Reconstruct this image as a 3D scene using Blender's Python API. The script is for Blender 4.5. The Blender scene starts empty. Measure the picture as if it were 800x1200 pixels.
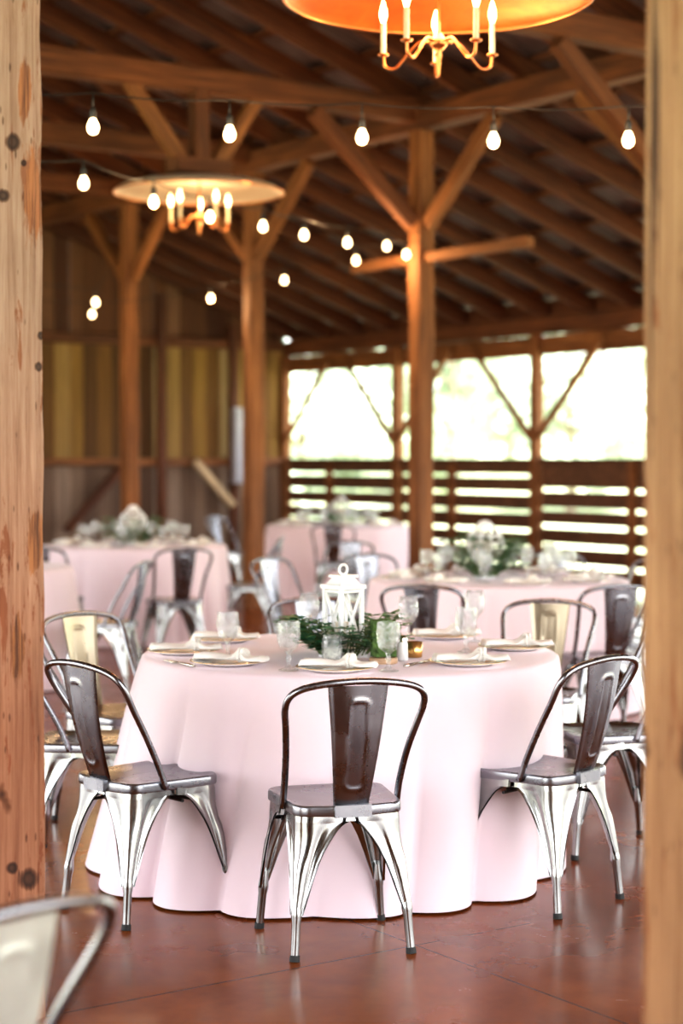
import bpy, math, random
from mathutils import Vector, Matrix, Quaternion, noise as mnoise

rnd = random.Random(7)
scene = bpy.context.scene
COL = scene.collection
PI = math.pi

# ------------------------------------------------------------------ camera model (800x1200)
FPX, H, PITCH = 2100.0, 1.47, math.atan(63 / 2100.0)
CP, SP = math.cos(PITCH), math.sin(PITCH)
CAM = Vector((0, 0, H))


def ray(px, py):
    u, v = (px - 400) / FPX, -(py - 600) / FPX
    return Vector((u, CP + v * SP, -SP + v * CP))


def ground(px, py, z=0.0):
    r = ray(px, py)
    return CAM + r * ((z - H) / r.z)


def at_y(px, py, Y):
    r = ray(px, py)
    return CAM + r * (Y / r.y)


def x_at(px, Y, z):
    return (px - 400) / FPX * (Y * CP + (H - z) * SP)


# building axes: a runs along the eave (away, to the left), b runs across (right, away)
TH = math.radians(34.5)
AV = Vector((-math.sin(TH), math.cos(TH), 0))
BV = Vector((math.cos(TH), math.sin(TH), 0))


def W(a, b, z=0.0):
    return AV * a + BV * b + Vector((0, 0, z))


def ab(p):
    return p.dot(AV), p.dot(BV)


# ------------------------------------------------------------------ object helpers
def tag(o, label=None, cat=None, group=None, kind=None):
    if label: o['label'] = label
    if cat: o['category'] = cat
    if group: o['group'] = group
    if kind: o['kind'] = kind
    return o


def thing(name, label, cat, loc=(0, 0, 0), rz=0.0, group=None):
    o = bpy.data.objects.new(name, None)
    COL.objects.link(o)
    o.empty_display_size = 0.1
    o.location = loc
    o.rotation_euler = (0, 0, rz)
    return tag(o, label, cat, group)


def dup(root, loc, rz, label=None, group=None):
    r = root.copy()
    COL.objects.link(r)
    r.location = loc
    r.rotation_euler = (0, 0, rz)
    if label: r['label'] = label
    if group: r['group'] = group
    for ch in list(root.children):
        c = ch.copy(); COL.objects.link(c); c.parent = r
        for g in list(ch.children):
            d = g.copy(); COL.objects.link(d); d.parent = c
    return r


class MB:
    def __init__(self):
        self.v, self.f = [], []

    def add(self, vs, fs):
        n = len(self.v)
        self.v += [tuple(p) for p in vs]
        self.f += [tuple(i + n for i in f) for f in fs]
        return self

    def box(self, c, s, rot=None, ch=0.0):
        c = Vector(c)
        hx, hy, hz = s[0] / 2, s[1] / 2, s[2] / 2
        pts = [Vector((x, y, z)) for x in (-hx, hx) for y in (-hy, hy) for z in (-hz, hz)]
        if rot is not None:
            pts = [rot @ p for p in pts]
        return self.add([c + p for p in pts],
                        [(0, 1, 3, 2), (4, 6, 7, 5), (0, 4, 5, 1), (2, 3, 7, 6), (0, 2, 6, 4), (1, 5, 7, 3)])

    def tube(self, pts, r, n=8, cap=True, closed=False):
        pts = [Vector(p) for p in pts]
        m = len(pts)
        rs = r if isinstance(r, (list, tuple)) else [r] * m
        vs, fs = [], []
        t0 = (pts[1] - pts[0]).normalized()
        nrm = t0.orthogonal().normalized()
        for i in range(m):
            if closed:
                t = (pts[(i + 1) % m] - pts[i - 1]).normalized()
            else:
                t = (pts[min(i + 1, m - 1)] - pts[max(i - 1, 0)]).normalized()
            nrm = (nrm - t * nrm.dot(t))
            nrm = nrm.normalized() if nrm.length > 1e-6 else t.orthogonal().normalized()
            bi = t.cross(nrm)
            for k in range(n):
                a = 2 * PI * k / n
                vs.append(pts[i] + (nrm * math.cos(a) + bi * math.sin(a)) * rs[i])
        for i in range(m if closed else m - 1):
            j = (i + 1) % m
            for k in range(n):
                l = (k + 1) % n
                fs.append((i * n + k, i * n + l, j * n + l, j * n + k))
        if cap and not closed:
            fs.append(tuple(range(n))[::-1])
            fs.append(tuple((m - 1) * n + k for k in range(n)))
        return self.add(vs, fs)

    def lathe(self, prof, n=24, c=(0, 0, 0), cap=False):
        c = Vector(c)
        vs, fs = [], []
        for (r, z) in prof:
            for k in range(n):
                a = 2 * PI * k / n
                vs.append(c + Vector((r * math.cos(a), r * math.sin(a), z)))
        for i in range(len(prof) - 1):
            for k in range(n):
                l = (k + 1) % n
                fs.append((i * n + k, i * n + l, (i + 1) * n + l, (i + 1) * n + k))
        if cap:
            fs.append(tuple(range(n))[::-1])
            fs.append(tuple((len(prof) - 1) * n + k for k in range(n)))
        return self.add(vs, fs)

    def grid(self, fn, nu, nv, wrap=False):
        vs, fs = [], []
        for j in range(nv):
            for i in range(nu):
                vs.append(fn(i, j))
        for j in range(nv - 1):
            for i in range(nu if wrap else nu - 1):
                k = (i + 1) % nu
                fs.append((j * nu + i, j * nu + k, (j + 1) * nu + k, (j + 1) * nu + i))
        return self.add(vs, fs)

    def mesh(self, name, smooth=False):
        me = bpy.data.meshes.new(name)
        me.from_pydata(self.v, [], self.f)
        me.validate()
        me.update()
        if smooth:
            for p in me.polygons: p.use_smooth = True
        return me

    def build(self, name, mat, parent=None, smooth=False, fix=True):
        me = self.mesh(name, smooth)
        if fix:
            import bmesh
            bm = bmesh.new(); bm.from_mesh(me)
            bmesh.ops.recalc_face_normals(bm, faces=bm.faces)
            bm.to_mesh(me); bm.free()
        if mat: me.materials.append(mat)
        o = bpy.data.objects.new(name, me)
        COL.objects.link(o)
        if parent: o.parent = parent
        return o


def sharp(o, deg=35):
    try:
        o.data.set_sharp_from_angle(angle=math.radians(deg))
    except Exception:
        pass
    return o


def crom(pts, sub=8):
    P = [Vector(p) for p in pts]
    P = [P[0] * 2 - P[1]] + P + [P[-1] * 2 - P[-2]]
    out = []
    for i in range(1, len(P) - 2):
        p0, p1, p2, p3 = P[i - 1:i + 3]
        for k in range(sub):
            t = k / sub
            out.append(0.5 * ((2 * p1) + (p2 - p0) * t + (2 * p0 - 5 * p1 + 4 * p2 - p3) * t * t + (3 * p1 - p0 - 3 * p2 + p3) * t ** 3))
    out.append(P[-2])
    return out


# ------------------------------------------------------------------ materials
def mat_new(name):
    m = bpy.data.materials.new(name)
    m.use_nodes = True
    nt = m.node_tree
    return m, nt, nt.nodes['Principled BSDF']


def setp(b, **k):
    for n, v in k.items():
        b.inputs[n.replace('_', ' ')].default_value = v


def ramp(nt, fac, stops):
    r = nt.nodes.new('ShaderNodeValToRGB')
    e = r.color_ramp.elements
    while len(e) < len(stops): e.new(0.5)
    for el, (p, c) in zip(e, stops):
        el.position = p
        el.color = (*c, 1) if len(c) == 3 else c
    nt.links.new(fac, r.inputs['Fac'])
    return r.outputs['Color']


def noise_tex(nt, vec, scale, detail=4, rough=0.55, dist=0.0):
    n = nt.nodes.new('ShaderNodeTexNoise')
    n.inputs['Scale'].default_value = scale
    n.inputs['Detail'].default_value = detail
    n.inputs['Roughness'].default_value = rough
    n.inputs['Distortion'].default_value = dist
    nt.links.new(vec, n.inputs['Vector'])
    return n.outputs['Fac']


def mixc(nt, fac, a, b, mode='MIX'):
    m = nt.nodes.new('ShaderNodeMix')
    m.data_type = 'RGBA'
    m.blend_type = mode
    for s, v in ((m.inputs[0], fac), (m.inputs[6], a), (m.inputs[7], b)):
        if isinstance(v, (int, float)): s.default_value = v
        elif isinstance(v, tuple): s.default_value = (*v, 1)
        else: nt.links.new(v, s)
    return m.outputs[2]


def math_n(nt, op, a, b=None, c=None):
    m = nt.nodes.new('ShaderNodeMath')
    m.operation = op
    for s, v in zip(m.inputs, (a, b, c)):
        if v is None: continue
        if isinstance(v, (int, float)): s.default_value = v
        else: nt.links.new(v, s)
    return m.outputs[0]


def coords(nt, scale=(1, 1, 1), rand=True):
    tc = nt.nodes.new('ShaderNodeTexCoord')
    out = tc.outputs['Object']
    if rand:
        oi = nt.nodes.new('ShaderNodeObjectInfo')
        s = nt.nodes.new('ShaderNodeVectorMath'); s.operation = 'SCALE'
        s.inputs[0].default_value = (37.0, 19.0, 53.0)
        nt.links.new(oi.outputs['Random'], s.inputs['Scale'])
        a = nt.nodes.new('ShaderNodeVectorMath'); a.operation = 'ADD'
        nt.links.new(out, a.inputs[0]); nt.links.new(s.outputs[0], a.inputs[1])
        out = a.outputs[0]
    mp = nt.nodes.new('ShaderNodeMapping')
    mp.inputs['Scale'].default_value = scale
    nt.links.new(out, mp.inputs['Vector'])
    return mp.outputs[0]


def bump(nt, bsdf, h, strength=0.3, dist=0.01):
    b = nt.nodes.new('ShaderNodeBump')
    b.inputs['Strength'].default_value = strength
    b.inputs['Distance'].default_value = dist
    nt.links.new(h, b.inputs['Height'])
    nt.links.new(b.outputs[0], bsdf.inputs['Normal'])


def wood(name, dark, mid, light, grain=(1.2, 26, 26), rough=0.75, crack=0.5, bmp=0.5):
    """Timber whose grain runs along the object's X axis."""
    m, nt, b = mat_new(name)
    v = coords(nt, grain)
    v2 = coords(nt, (1.5, 4, 4))
    g = noise_tex(nt, v, 1.0, 6, 0.65, 0.6)
    big = noise_tex(nt, v2, 1.0, 3, 0.5)
    c = ramp(nt, g, [(0.28, dark), (0.5, mid), (0.72, light)])
    c = mixc(nt, 0.55, c, ramp(nt, big, [(0.3, (0.55, 0.5, 0.45)), (0.7, (1.35, 1.3, 1.25))]), 'MULTIPLY')
    v3 = coords(nt, (1.0, 55, 55))
    cr = noise_tex(nt, v3, 0.8, 2, 0.4, 0.3)
    crm = ramp(nt, cr, [(0.30, (0, 0, 0)), (0.36, (1, 1, 1))])
    c = mixc(nt, crack, c, mixc(nt, 1.0, c, crm, 'MULTIPLY'))
    nt.links.new(c, b.inputs['Base Color'])
    b.inputs['Roughness'].default_value = rough
    bump(nt, b, g, bmp, 0.006)
    return m


def plain(name, col, rough=0.5, metal=0.0, var=0.12, scale=6.0, **k):
    m, nt, b = mat_new(name)
    v = coords(nt)
    n = noise_tex(nt, v, scale, 4)
    lo = tuple(max(0, x * (1 - var)) for x in col)
    hi = tuple(min(1, x * (1 + var)) for x in col)
    nt.links.new(ramp(nt, n, [(0.3, lo), (0.7, hi)]), b.inputs['Base Color'])
    setp(b, Roughness=rough, Metallic=metal, **k)
    return m


M = {}
M['beam'] = wood('beam_wood', (0.055, 0.016, 0.004), (0.145, 0.046, 0.013), (0.245, 0.09, 0.028), crack=0.4)
M['rafter'] = wood('rafter_wood', (0.042, 0.010, 0.0025), (0.108, 0.030, 0.008), (0.195, 0.06, 0.017), crack=0.3)
M['post'] = wood('post_wood', (0.10, 0.036, 0.010), (0.23, 0.085, 0.024), (0.36, 0.15, 0.048), crack=0.4)
M['fence'] = wood('fence_wood', (0.06, 0.026, 0.012), (0.13, 0.056, 0.024), (0.22, 0.10, 0.045), crack=0.3)
M['paleboard'] = wood('pale_board', (0.34, 0.22, 0.12), (0.5, 0.36, 0.22), (0.62, 0.48, 0.32), crack=0.3)


def hero_wood(name, tint, redlow, knots=(), patches=()):
    """weathered grey-tan timber: fine grain, drying cracks, a few knots, orange worn patches"""
    m, nt, b = mat_new(name)
    g = noise_tex(nt, coords(nt, (2.0, 75, 75), False), 1.0, 8, 0.75, 0.3)
    c = ramp(nt, g, [(0.25, (0.17, 0.095, 0.055)), (0.42, (0.38, 0.25, 0.165)), (0.58, (0.52, 0.385, 0.275)), (0.78, (0.62, 0.50, 0.39))])
    big = noise_tex(nt, coords(nt, (1.3, 5, 5), False), 1.0, 4, 0.6, 0.4)
    c = mixc(nt, 1.0, c, ramp(nt, big, [(0.3, (0.72, 0.68, 0.64)), (0.7, (1.15, 1.15, 1.15))]), 'MULTIPLY')
    streak = noise_tex(nt, coords(nt, (3.4, 26, 26), False), 1.0, 7, 0.72, 0.5)
    c = mixc(nt, ramp(nt, streak, [(0.56, (0, 0, 0)), (0.60, (0.85, 0.85, 0.85))]), c, mixc(nt, g, (0.13, 0.045, 0.018), (0.42, 0.165, 0.055)))
    tc = nt.nodes.new('ShaderNodeTexCoord')
    sx = nt.nodes.new('ShaderNodeSeparateXYZ'); nt.links.new(tc.outputs['Object'], sx.inputs[0])
    low = ramp(nt, math_n(nt, 'DIVIDE', sx.outputs[0], 3.0), [(0.25, redlow), (0.62, (1, 1, 1))])
    c = mixc(nt, 1.0, c, low, 'MULTIPLY')
    cr = noise_tex(nt, coords(nt, (0.45, 30, 30), False), 1.0, 3, 0.5, 0.2)
    crm = ramp(nt, cr, [(0.36, (0.10, 0.06, 0.04)), (0.378, (1, 1, 1))])
    c = mixc(nt, 0.9, c, mixc(nt, 1.0, c, crm, 'MULTIPLY'))
    wp = nt.nodes.new('ShaderNodeVectorMath'); wp.operation = 'ADD'
    wn = nt.nodes.new('ShaderNodeTexNoise'); wn.inputs['Scale'].default_value = 2.0
    nt.links.new(coords(nt, (1, 1, 1), False), wp.inputs[0])
    nt.links.new(coords(nt, (9, 9, 9), False), wn.inputs['Vector'])
    sc = nt.nodes.new('ShaderNodeVectorMath'); sc.operation = 'SCALE'; sc.inputs['Scale'].default_value = 0.05
    nt.links.new(wn.outputs['Color'], sc.inputs[0]); nt.links.new(sc.outputs[0], wp.inputs[1])
    mp = nt.nodes.new('ShaderNodeMapping'); mp.inputs['Scale'].default_value = (2.3, 4.6, 4.6)
    nt.links.new(wp.outputs[0], mp.inputs[0])
    vo = nt.nodes.new('ShaderNodeTexVoronoi'); vo.inputs['Scale'].default_value = 1.0
    nt.links.new(mp.outputs[0], vo.inputs['Vector'])
    kn = ramp(nt, vo.outputs['Distance'], [(0.07, (0.16, 0.12, 0.09)), (0.10, (0.5, 0.4, 0.3)), (0.13, (1, 1, 1))])
    c = mixc(nt, 1.0, c, kn, 'MULTIPLY')
    vo2 = nt.nodes.new('ShaderNodeTexVoronoi'); vo2.inputs['Scale'].default_value = 1.0
    nt.links.new(coords(nt, (11, 48, 48), False), vo2.inputs['Vector'])
    kn2 = ramp(nt, vo2.outputs['Distance'], [(0.09, (0.25, 0.18, 0.12)), (0.16, (1, 1, 1))])
    c = mixc(nt, 0.8, c, mixc(nt, 1.0, c, kn2, 'MULTIPLY'))
    for (kx, ky, kz, kr) in patches:
        sb = nt.nodes.new('ShaderNodeVectorMath'); sb.operation = 'SUBTRACT'; sb.inputs[1].default_value = (kx, ky, kz)
        nt.links.new(tc.outputs['Object'], sb.inputs[0])
        ml = nt.nodes.new('ShaderNodeVectorMath'); ml.operation = 'MULTIPLY'; ml.inputs[1].default_value = (0.24 / kr, 1.0 / kr, 0.1 / kr)
        nt.links.new(sb.outputs[0], ml.inputs[0])
        le = nt.nodes.new('ShaderNodeVectorMath'); le.operation = 'LENGTH'; nt.links.new(ml.outputs[0], le.inputs[0])
        dd = math_n(nt, 'ADD', le.outputs['Value'], math_n(nt, 'MULTIPLY', math_n(nt, 'SUBTRACT', streak, 0.5), 3.0))
        c = mixc(nt, ramp(nt, dd, [(0.80, (0.9, 0.9, 0.9)), (0.92, (0, 0, 0))]), c, mixc(nt, ramp(nt, g, [(0.42, (0, 0, 0)), (0.55, (1, 1, 1))]), (0.10, 0.035, 0.014), (0.46, 0.19, 0.065)))
    for (kx, ky, kz, kr) in knots:
        sb = nt.nodes.new('ShaderNodeVectorMath'); sb.operation = 'SUBTRACT'; sb.inputs[1].default_value = (kx, ky, kz)
        nt.links.new(tc.outputs['Object'], sb.inputs[0])
        ml = nt.nodes.new('ShaderNodeVectorMath'); ml.operation = 'MULTIPLY'; ml.inputs[1].default_value = (0.85 / kr, 1.0 / kr, 0.15 / kr)
        nt.links.new(sb.outputs[0], ml.inputs[0])
        le = nt.nodes.new('ShaderNodeVectorMath'); le.operation = 'LENGTH'; nt.links.new(ml.outputs[0], le.inputs[0])
        dd = math_n(nt, 'ADD', le.outputs['Value'], math_n(nt, 'MULTIPLY', math_n(nt, 'SUBTRACT', g, 0.5), 0.9))
        c = mixc(nt, 1.0, c, ramp(nt, dd, [(0.25, (0.22, 0.19, 0.17)), (0.55, (0.10, 0.08, 0.07)), (0.8, (0.4, 0.33, 0.27)), (1.0, (1, 1, 1))]), 'MULTIPLY')
    c = mixc(nt, 1.0, c, tint, 'MULTIPLY')
    nt.links.new(c, b.inputs['Base Color'])
    b.inputs['Roughness'].default_value = 0.8
    hgt = mixc(nt, 0.6, g, mixc(nt, 1.0, crm, kn, 'MULTIPLY'))
    bump(nt, b, hgt, 0.8, 0.008)
    return m


M['hero'] = None
M['hero2'] = hero_wood('weathered_post_wood_tan', (0.72, 0.60, 0.44), (1.0, 0.86, 0.78))


def steel(name, col, rough):
    m, nt, b = mat_new(name)
    v = coords(nt)
    n = noise_tex(nt, v, 9.0, 5, 0.6)
    nt.links.new(ramp(nt, n, [(0.3, tuple(x * 0.82 for x in col)), (0.7, tuple(min(1, x * 1.12) for x in col))]), b.inputs['Base Color'])
    r = ramp(nt, n, [(0.3, (rough * 0.8,) * 3), (0.7, (rough * 1.25,) * 3)])
    nt.links.new(r, b.inputs['Roughness'])
    b.inputs['Metallic'].default_value = 1.0
    v2 = coords(nt, (60, 60, 4))
    bump(nt, b, noise_tex(nt, v2, 2.0, 2), 0.01, 0.0005)
    return m


M['steel'] = steel('galvanised_steel', (0.37, 0.37, 0.365), 0.19)
M['gun'] = steel('gunmetal_steel', (0.285, 0.285, 0.31), 0.27)
M['rubber'] = plain('black_rubber', (0.02, 0.02, 0.02), 0.7)
M['rod'] = plain('dark_iron', (0.05, 0.045, 0.045), 0.45, 0.6)


def cloth_mat():
    m, nt, b = mat_new('blush_linen')
    v = coords(nt)
    n = noise_tex(nt, v, 3.0, 4)
    wv = noise_tex(nt, coords(nt, (420, 420, 420)), 1.0, 2)
    c = ramp(nt, n, [(0.3, (0.815, 0.645, 0.70)), (0.7, (0.855, 0.695, 0.745))])
    nt.links.new(c, b.inputs['Base Color'])
    setp(b, Roughness=0.85, Sheen_Weight=0.25, Sheen_Roughness=0.5)
    bump(nt, b, wv, 0.12, 0.002)
    return m


M['cloth'] = cloth_mat()
M['napkin'] = plain('cream_linen', (0.88, 0.85, 0.80), 0.9, var=0.05)
M['ceramic'] = plain('white_ceramic', (0.90, 0.88, 0.86), 0.12, var=0.03)
M['gold'] = plain('gold_rim', (0.75, 0.5, 0.2), 0.25, 1.0)
M['cutlery'] = plain('cutlery_steel', (0.75, 0.7, 0.6), 0.18, 1.0)
M['whitepaint'] = plain('white_lantern_paint', (0.86, 0.86, 0.85), 0.4, var=0.04)
M['wax'] = plain('candle_wax', (0.88, 0.84, 0.74), 0.5, var=0.03)
M['leaf'] = plain('eucalyptus_leaf', (0.055, 0.19, 0.085), 0.45, var=0.5, scale=40)
M['leafpale'] = plain('pale_leaf', (0.14, 0.28, 0.15), 0.55, var=0.35, scale=40)
M['moss'] = plain('green_moss', (0.07, 0.125, 0.03), 0.9, var=0.5, scale=60)
M['stem'] = plain('green_stem', (0.14, 0.2, 0.07), 0.6)
M['slice'] = plain('pale_wood_slice', (0.62, 0.40, 0.24), 0.6, var=0.2, scale=30)
M['tin'] = None
M['amber'] = plain('amber_metal', (0.72, 0.42, 0.15), 0.25, 0.9)
M['panel'] = plain('grey_white_panel', (0.40, 0.385, 0.43), 0.5)
M['socket'] = plain('black_socket', (0.02, 0.018, 0.016), 0.5)
M['wire'] = plain('black_cable', (0.012, 0.011, 0.01), 0.6)
M['copper'] = plain('copper_metal', (0.75, 0.28, 0.10), 0.28, 1.0, var=0.2)
M['candle'] = plain('candle_sleeve', (0.85, 0.72, 0.48), 0.5)


def glass_mat(name='clear_glass'):
    """clear pressed glass: see-through, bright reflections, a milky sparkle in the cut faces"""
    m, nt, b = mat_new(name)
    v = coords(nt)
    n = noise_tex(nt, v, 70.0, 3)
    nt.links.new(ramp(nt, n, [(0.3, (0.93, 0.95, 0.96)), (0.7, (1, 1, 1))]), b.inputs['Base Color'])
    setp(b, Roughness=0.04, Transmission_Weight=0.6, IOR=1.45)
    tr = nt.nodes.new('ShaderNodeBsdfTransparent')
    tr.inputs['Color'].default_value = (0.97, 0.98, 0.98, 1)
    mx = nt.nodes.new('ShaderNodeMixShader')
    nt.links.new(ramp(nt, n, [(0.4, (0.12,) * 3), (0.6, (0.42,) * 3)]), mx.inputs[0])
    out = nt.nodes['Material Output']
    nt.links.new(tr.outputs[0], mx.inputs[1]); nt.links.new(b.outputs[0], mx.inputs[2])
    nt.links.new(mx.outputs[0], out.inputs['Surface'])
    return m


M['glass'] = glass_mat()


def emit_mat(name, col, s):
    m, nt, b = mat_new(name)
    v = coords(nt)
    n = noise_tex(nt, v, 20.0)
    nt.links.new(ramp(nt, n, [(0.3, tuple(x * 0.9 for x in col)), (0.7, col)]), b.inputs['Emission Color'])
    b.inputs['Emission Strength'].default_value = s
    b.inputs['Base Color'].default_value = (*col, 1)
    return m


M['bulb'] = emit_mat('warm_bulb_glow', (1.0, 0.72, 0.38), 9.0)
M['flame'] = emit_mat('candle_bulb_glow', (1.0, 0.70, 0.33), 11.0)


def disc_mat(name, c0, c1, metal, rough):
    m, nt, b = mat_new(name)
    v = coords(nt, (1, 1, 1))
    n = noise_tex(nt, v, 5.0, 6, 0.7, 1.0)
    nt.links.new(ramp(nt, n, [(0.3, c0), (0.7, c1)]), b.inputs['Base Color'])
    setp(b, Roughness=rough, Metallic=metal)
    return m


M['discpale'] = disc_mat('pale_tin_shade', (0.52, 0.41, 0.31), (0.66, 0.55, 0.43), 0.15, 0.5)
M['disccopper'] = disc_mat('copper_shade', (0.50, 0.115, 0.02), (0.72, 0.20, 0.036), 0.45, 0.42)


def tin_mat():
    m, nt, b = mat_new('old_tin_roof')
    v = coords(nt, (1, 1, 1), False)
    n = noise_tex(nt, v, 1.6, 5, 0.6)
    c = ramp(nt, n, [(0.3, (0.10, 0.05, 0.048)), (0.55, (0.17, 0.11, 0.125)), (0.75, (0.25, 0.185, 0.215))])
    nt.links.new(c, b.inputs['Base Color'])
    setp(b, Roughness=0.65, Metallic=0.25)
    wv = nt.nodes.new('ShaderNodeTexWave'); wv.inputs['Scale'].default_value = 4.2
    wv.bands_direction = 'Y'
    nt.links.new(v, wv.inputs['Vector'])
    bump(nt, b, wv.outputs['Fac'], 0.5, 0.02)
    return m


M['tin'] = tin_mat()


def floor_mat():
    m, nt, b = mat_new('stained_concrete')
    v = coords(nt, (1, 1, 1), False)
    n1 = noise_tex(nt, v, 0.55, 5, 0.6, 0.8)
    n2 = noise_tex(nt, v, 2.6, 7, 0.62, 0.25)
    c = ramp(nt, n1, [(0.28, (0.13, 0.028, 0.007)), (0.5, (0.22, 0.054, 0.011)), (0.72, (0.31, 0.092, 0.018))])
    c = mixc(nt, 0.75, c, ramp(nt, n2, [(0.28, (0.6, 0.52, 0.5)), (0.5, (1, 1, 1)), (0.75, (1.4, 1.32, 1.3))]), 'MULTIPLY')
    # control joints cut in the slab, square to the building
    tc = nt.nodes.new('ShaderNodeTexCoord')
    sx = nt.nodes.new('ShaderNodeSeparateXYZ'); nt.links.new(tc.outputs['Object'], sx.inputs[0])
    la = []
    for k, (axis, off, per) in enumerate(JOINTS):
        t = math_n(nt, 'SUBTRACT', sx.outputs[axis], off)
        t = math_n(nt, 'DIVIDE', t, per)
        t = math_n(nt, 'ADD', t, 0.5)
        t = math_n(nt, 'FRACT', t)
        t = math_n(nt, 'SUBTRACT', t, 0.5)
        t = math_n(nt, 'ABSOLUTE', t)
        t = math_n(nt, 'MULTIPLY', t, per)
        la.append(math_n(nt, 'LESS_THAN', t, 0.0045))
    j = math_n(nt, 'MAXIMUM', la[0], la[1])
    c = mixc(nt, math_n(nt, 'MULTIPLY', j, 0.65), c, (0.06, 0.025, 0.02))
    nt.links.new(c, b.inputs['Base Color'])
    r = ramp(nt, n2, [(0.3, (0.17,) * 3), (0.7, (0.30,) * 3)])
    nt.links.new(r, b.inputs['Roughness'])
    b.inputs['Specular IOR Level'].default_value = 0.3
    bump(nt, b, n2, 0.03, 0.01)
    return m


# ------------------------------------------------------------------ layout numbers
zc_eave = 2.93
YL = 24.4
L = at_y(338, 430, YL); L.z = 0
A_G, B_WALL = ab(L)                      # gable plane, eave wall plane
Y1 = 15.3
P1 = at_y(493, 600, Y1); P1.z = 0
A_P1, B_P = ab(P1)


def row_a(px, b, z=1.6):
    """a-coordinate of the point of the line b=const that shows at pixel column px."""
    lo, hi = -5.0, 40.0
    for _ in range(60):
        mid = (lo + hi) / 2
        p = W(mid, b, z)
        u = 400 + FPX * p.x / (p.y * CP + (H - z) * SP)
        if u > px: lo = mid
        else: hi = mid
    return (lo + hi) / 2


A_P2, A_P3 = row_a(297, B_P), row_a(152, B_P)
SP_P = (A_P2 - A_P1)
A_P0 = A_P1 - SP_P * 1.1
Z_BEAM = at_y(493, 140, Y1).z            # purlin beam centre over the post row
TAN = (Z_BEAM - zc_eave) / (B_WALL - B_P)
E = [row_a(px, B_WALL) for px in (630, 467, 336)]
SP_E = E[1] - E[0]
B_F = ab(at_y(20, 600, 4.85))[1]
B_RIDGE = (B_F + B_P) / 2
print('layout', A_G, B_WALL, A_P1, B_P, A_P2, A_P3, 'beam', Z_BEAM, 'tan', TAN, 'E', E, 'B_F', B_F, 'ridge', B_RIDGE)
RAF_OFF = 0.19                            # rafter centre above beam centre


def roof_z(b, off=0.0):
    """height of the rafter centre line at b"""
    z = Z_BEAM + RAF_OFF + off
    if b >= B_RIDGE: return z - TAN * (b - B_P)
    return z - TAN * (2 * B_RIDGE - b - B_P)


g1 = ab(ground(520, 1120)); g2 = ab(ground(345, 1135))
JOINTS = [(0, g1[1], 3.6), (1, g2[0], 3.6)]
M['floor'] = floor_mat()


def building_mesh(mb, name, mat, kind='structure', fix=True):
    o = mb.build(name, mat, fix=fix)
    o.rotation_euler = (0, 0, TH)
    if kind: o['kind'] = kind
    return o


# ------------------------------------------------------------------ setting: floor, ground, ceiling, walls
B_LEFT = 2 * B_RIDGE - B_WALL
mb = MB()
mb.box(((B_LEFT + B_WALL) / 2, 8.0, -0.1), (B_WALL - B_LEFT + 0.6, 2 * (A_G - 8.0) + 0.4, 0.2))
building_mesh(mb, 'floor', M['floor'])


def grass_mat():
    m, nt, b = mat_new('sunlit_grass')
    v = coords(nt, (1, 1, 1), False)
    n = noise_tex(nt, v, 0.8, 8, 0.7)
    nt.links.new(ramp(nt, n, [(0.3, (0.30, 0.34, 0.16)), (0.5, (0.44, 0.46, 0.28)), (0.7, (0.58, 0.56, 0.42))]), b.inputs['Base Color'])
    b.inputs['Roughness'].default_value = 1.0
    return m


M['grass'] = grass_mat()
mb = MB()


def gfn(i, j):
    x, y = -60 + i * 5.0, -40 + j * 5.0
    a, b = ab(Vector((x, y, 0)))
    d = max(0, b - B_WALL - 10)
    return Vector((x, y, -0.22 + min(d * 0.10, 9) + 0.25 * mnoise.noise(Vector((x * .1, y * .1, 0))) * min(1, d / 10)))


mb.grid(gfn, 34, 40)
o = mb.build('ground', M['grass'], smooth=True); o['kind'] = 'structure'

# ceiling: corrugated tin above the rafters and battens
A_MIN = -2.6
mb = MB()
DZ = 0.155
for (b0, b1) in ((B_LEFT - 0.6, B_RIDGE), (B_RIDGE, B_WALL + 0.6)):
    n0, n1 = roof_z(b0, DZ) if b0 < B_RIDGE else roof_z(B_RIDGE, DZ), roof_z(b1, DZ)
    mb.add([(b0, A_MIN, n0), (b1, A_MIN, n1), (b1, A_G + 0.4, n1), (b0, A_G + 0.4, n0),
            (b0, A_MIN, n0 + .03), (b1, A_MIN, n1 + .03), (b1, A_G + 0.4, n1 + .03), (b0, A_G + 0.4, n0 + .03)],
           [(0, 1, 2, 3), (7, 6, 5, 4), (0, 4, 5, 1), (2, 6, 7, 3), (1, 5, 6, 2), (0, 3, 7, 4)])
building_mesh(mb, 'ceiling', M['tin'])


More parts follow.
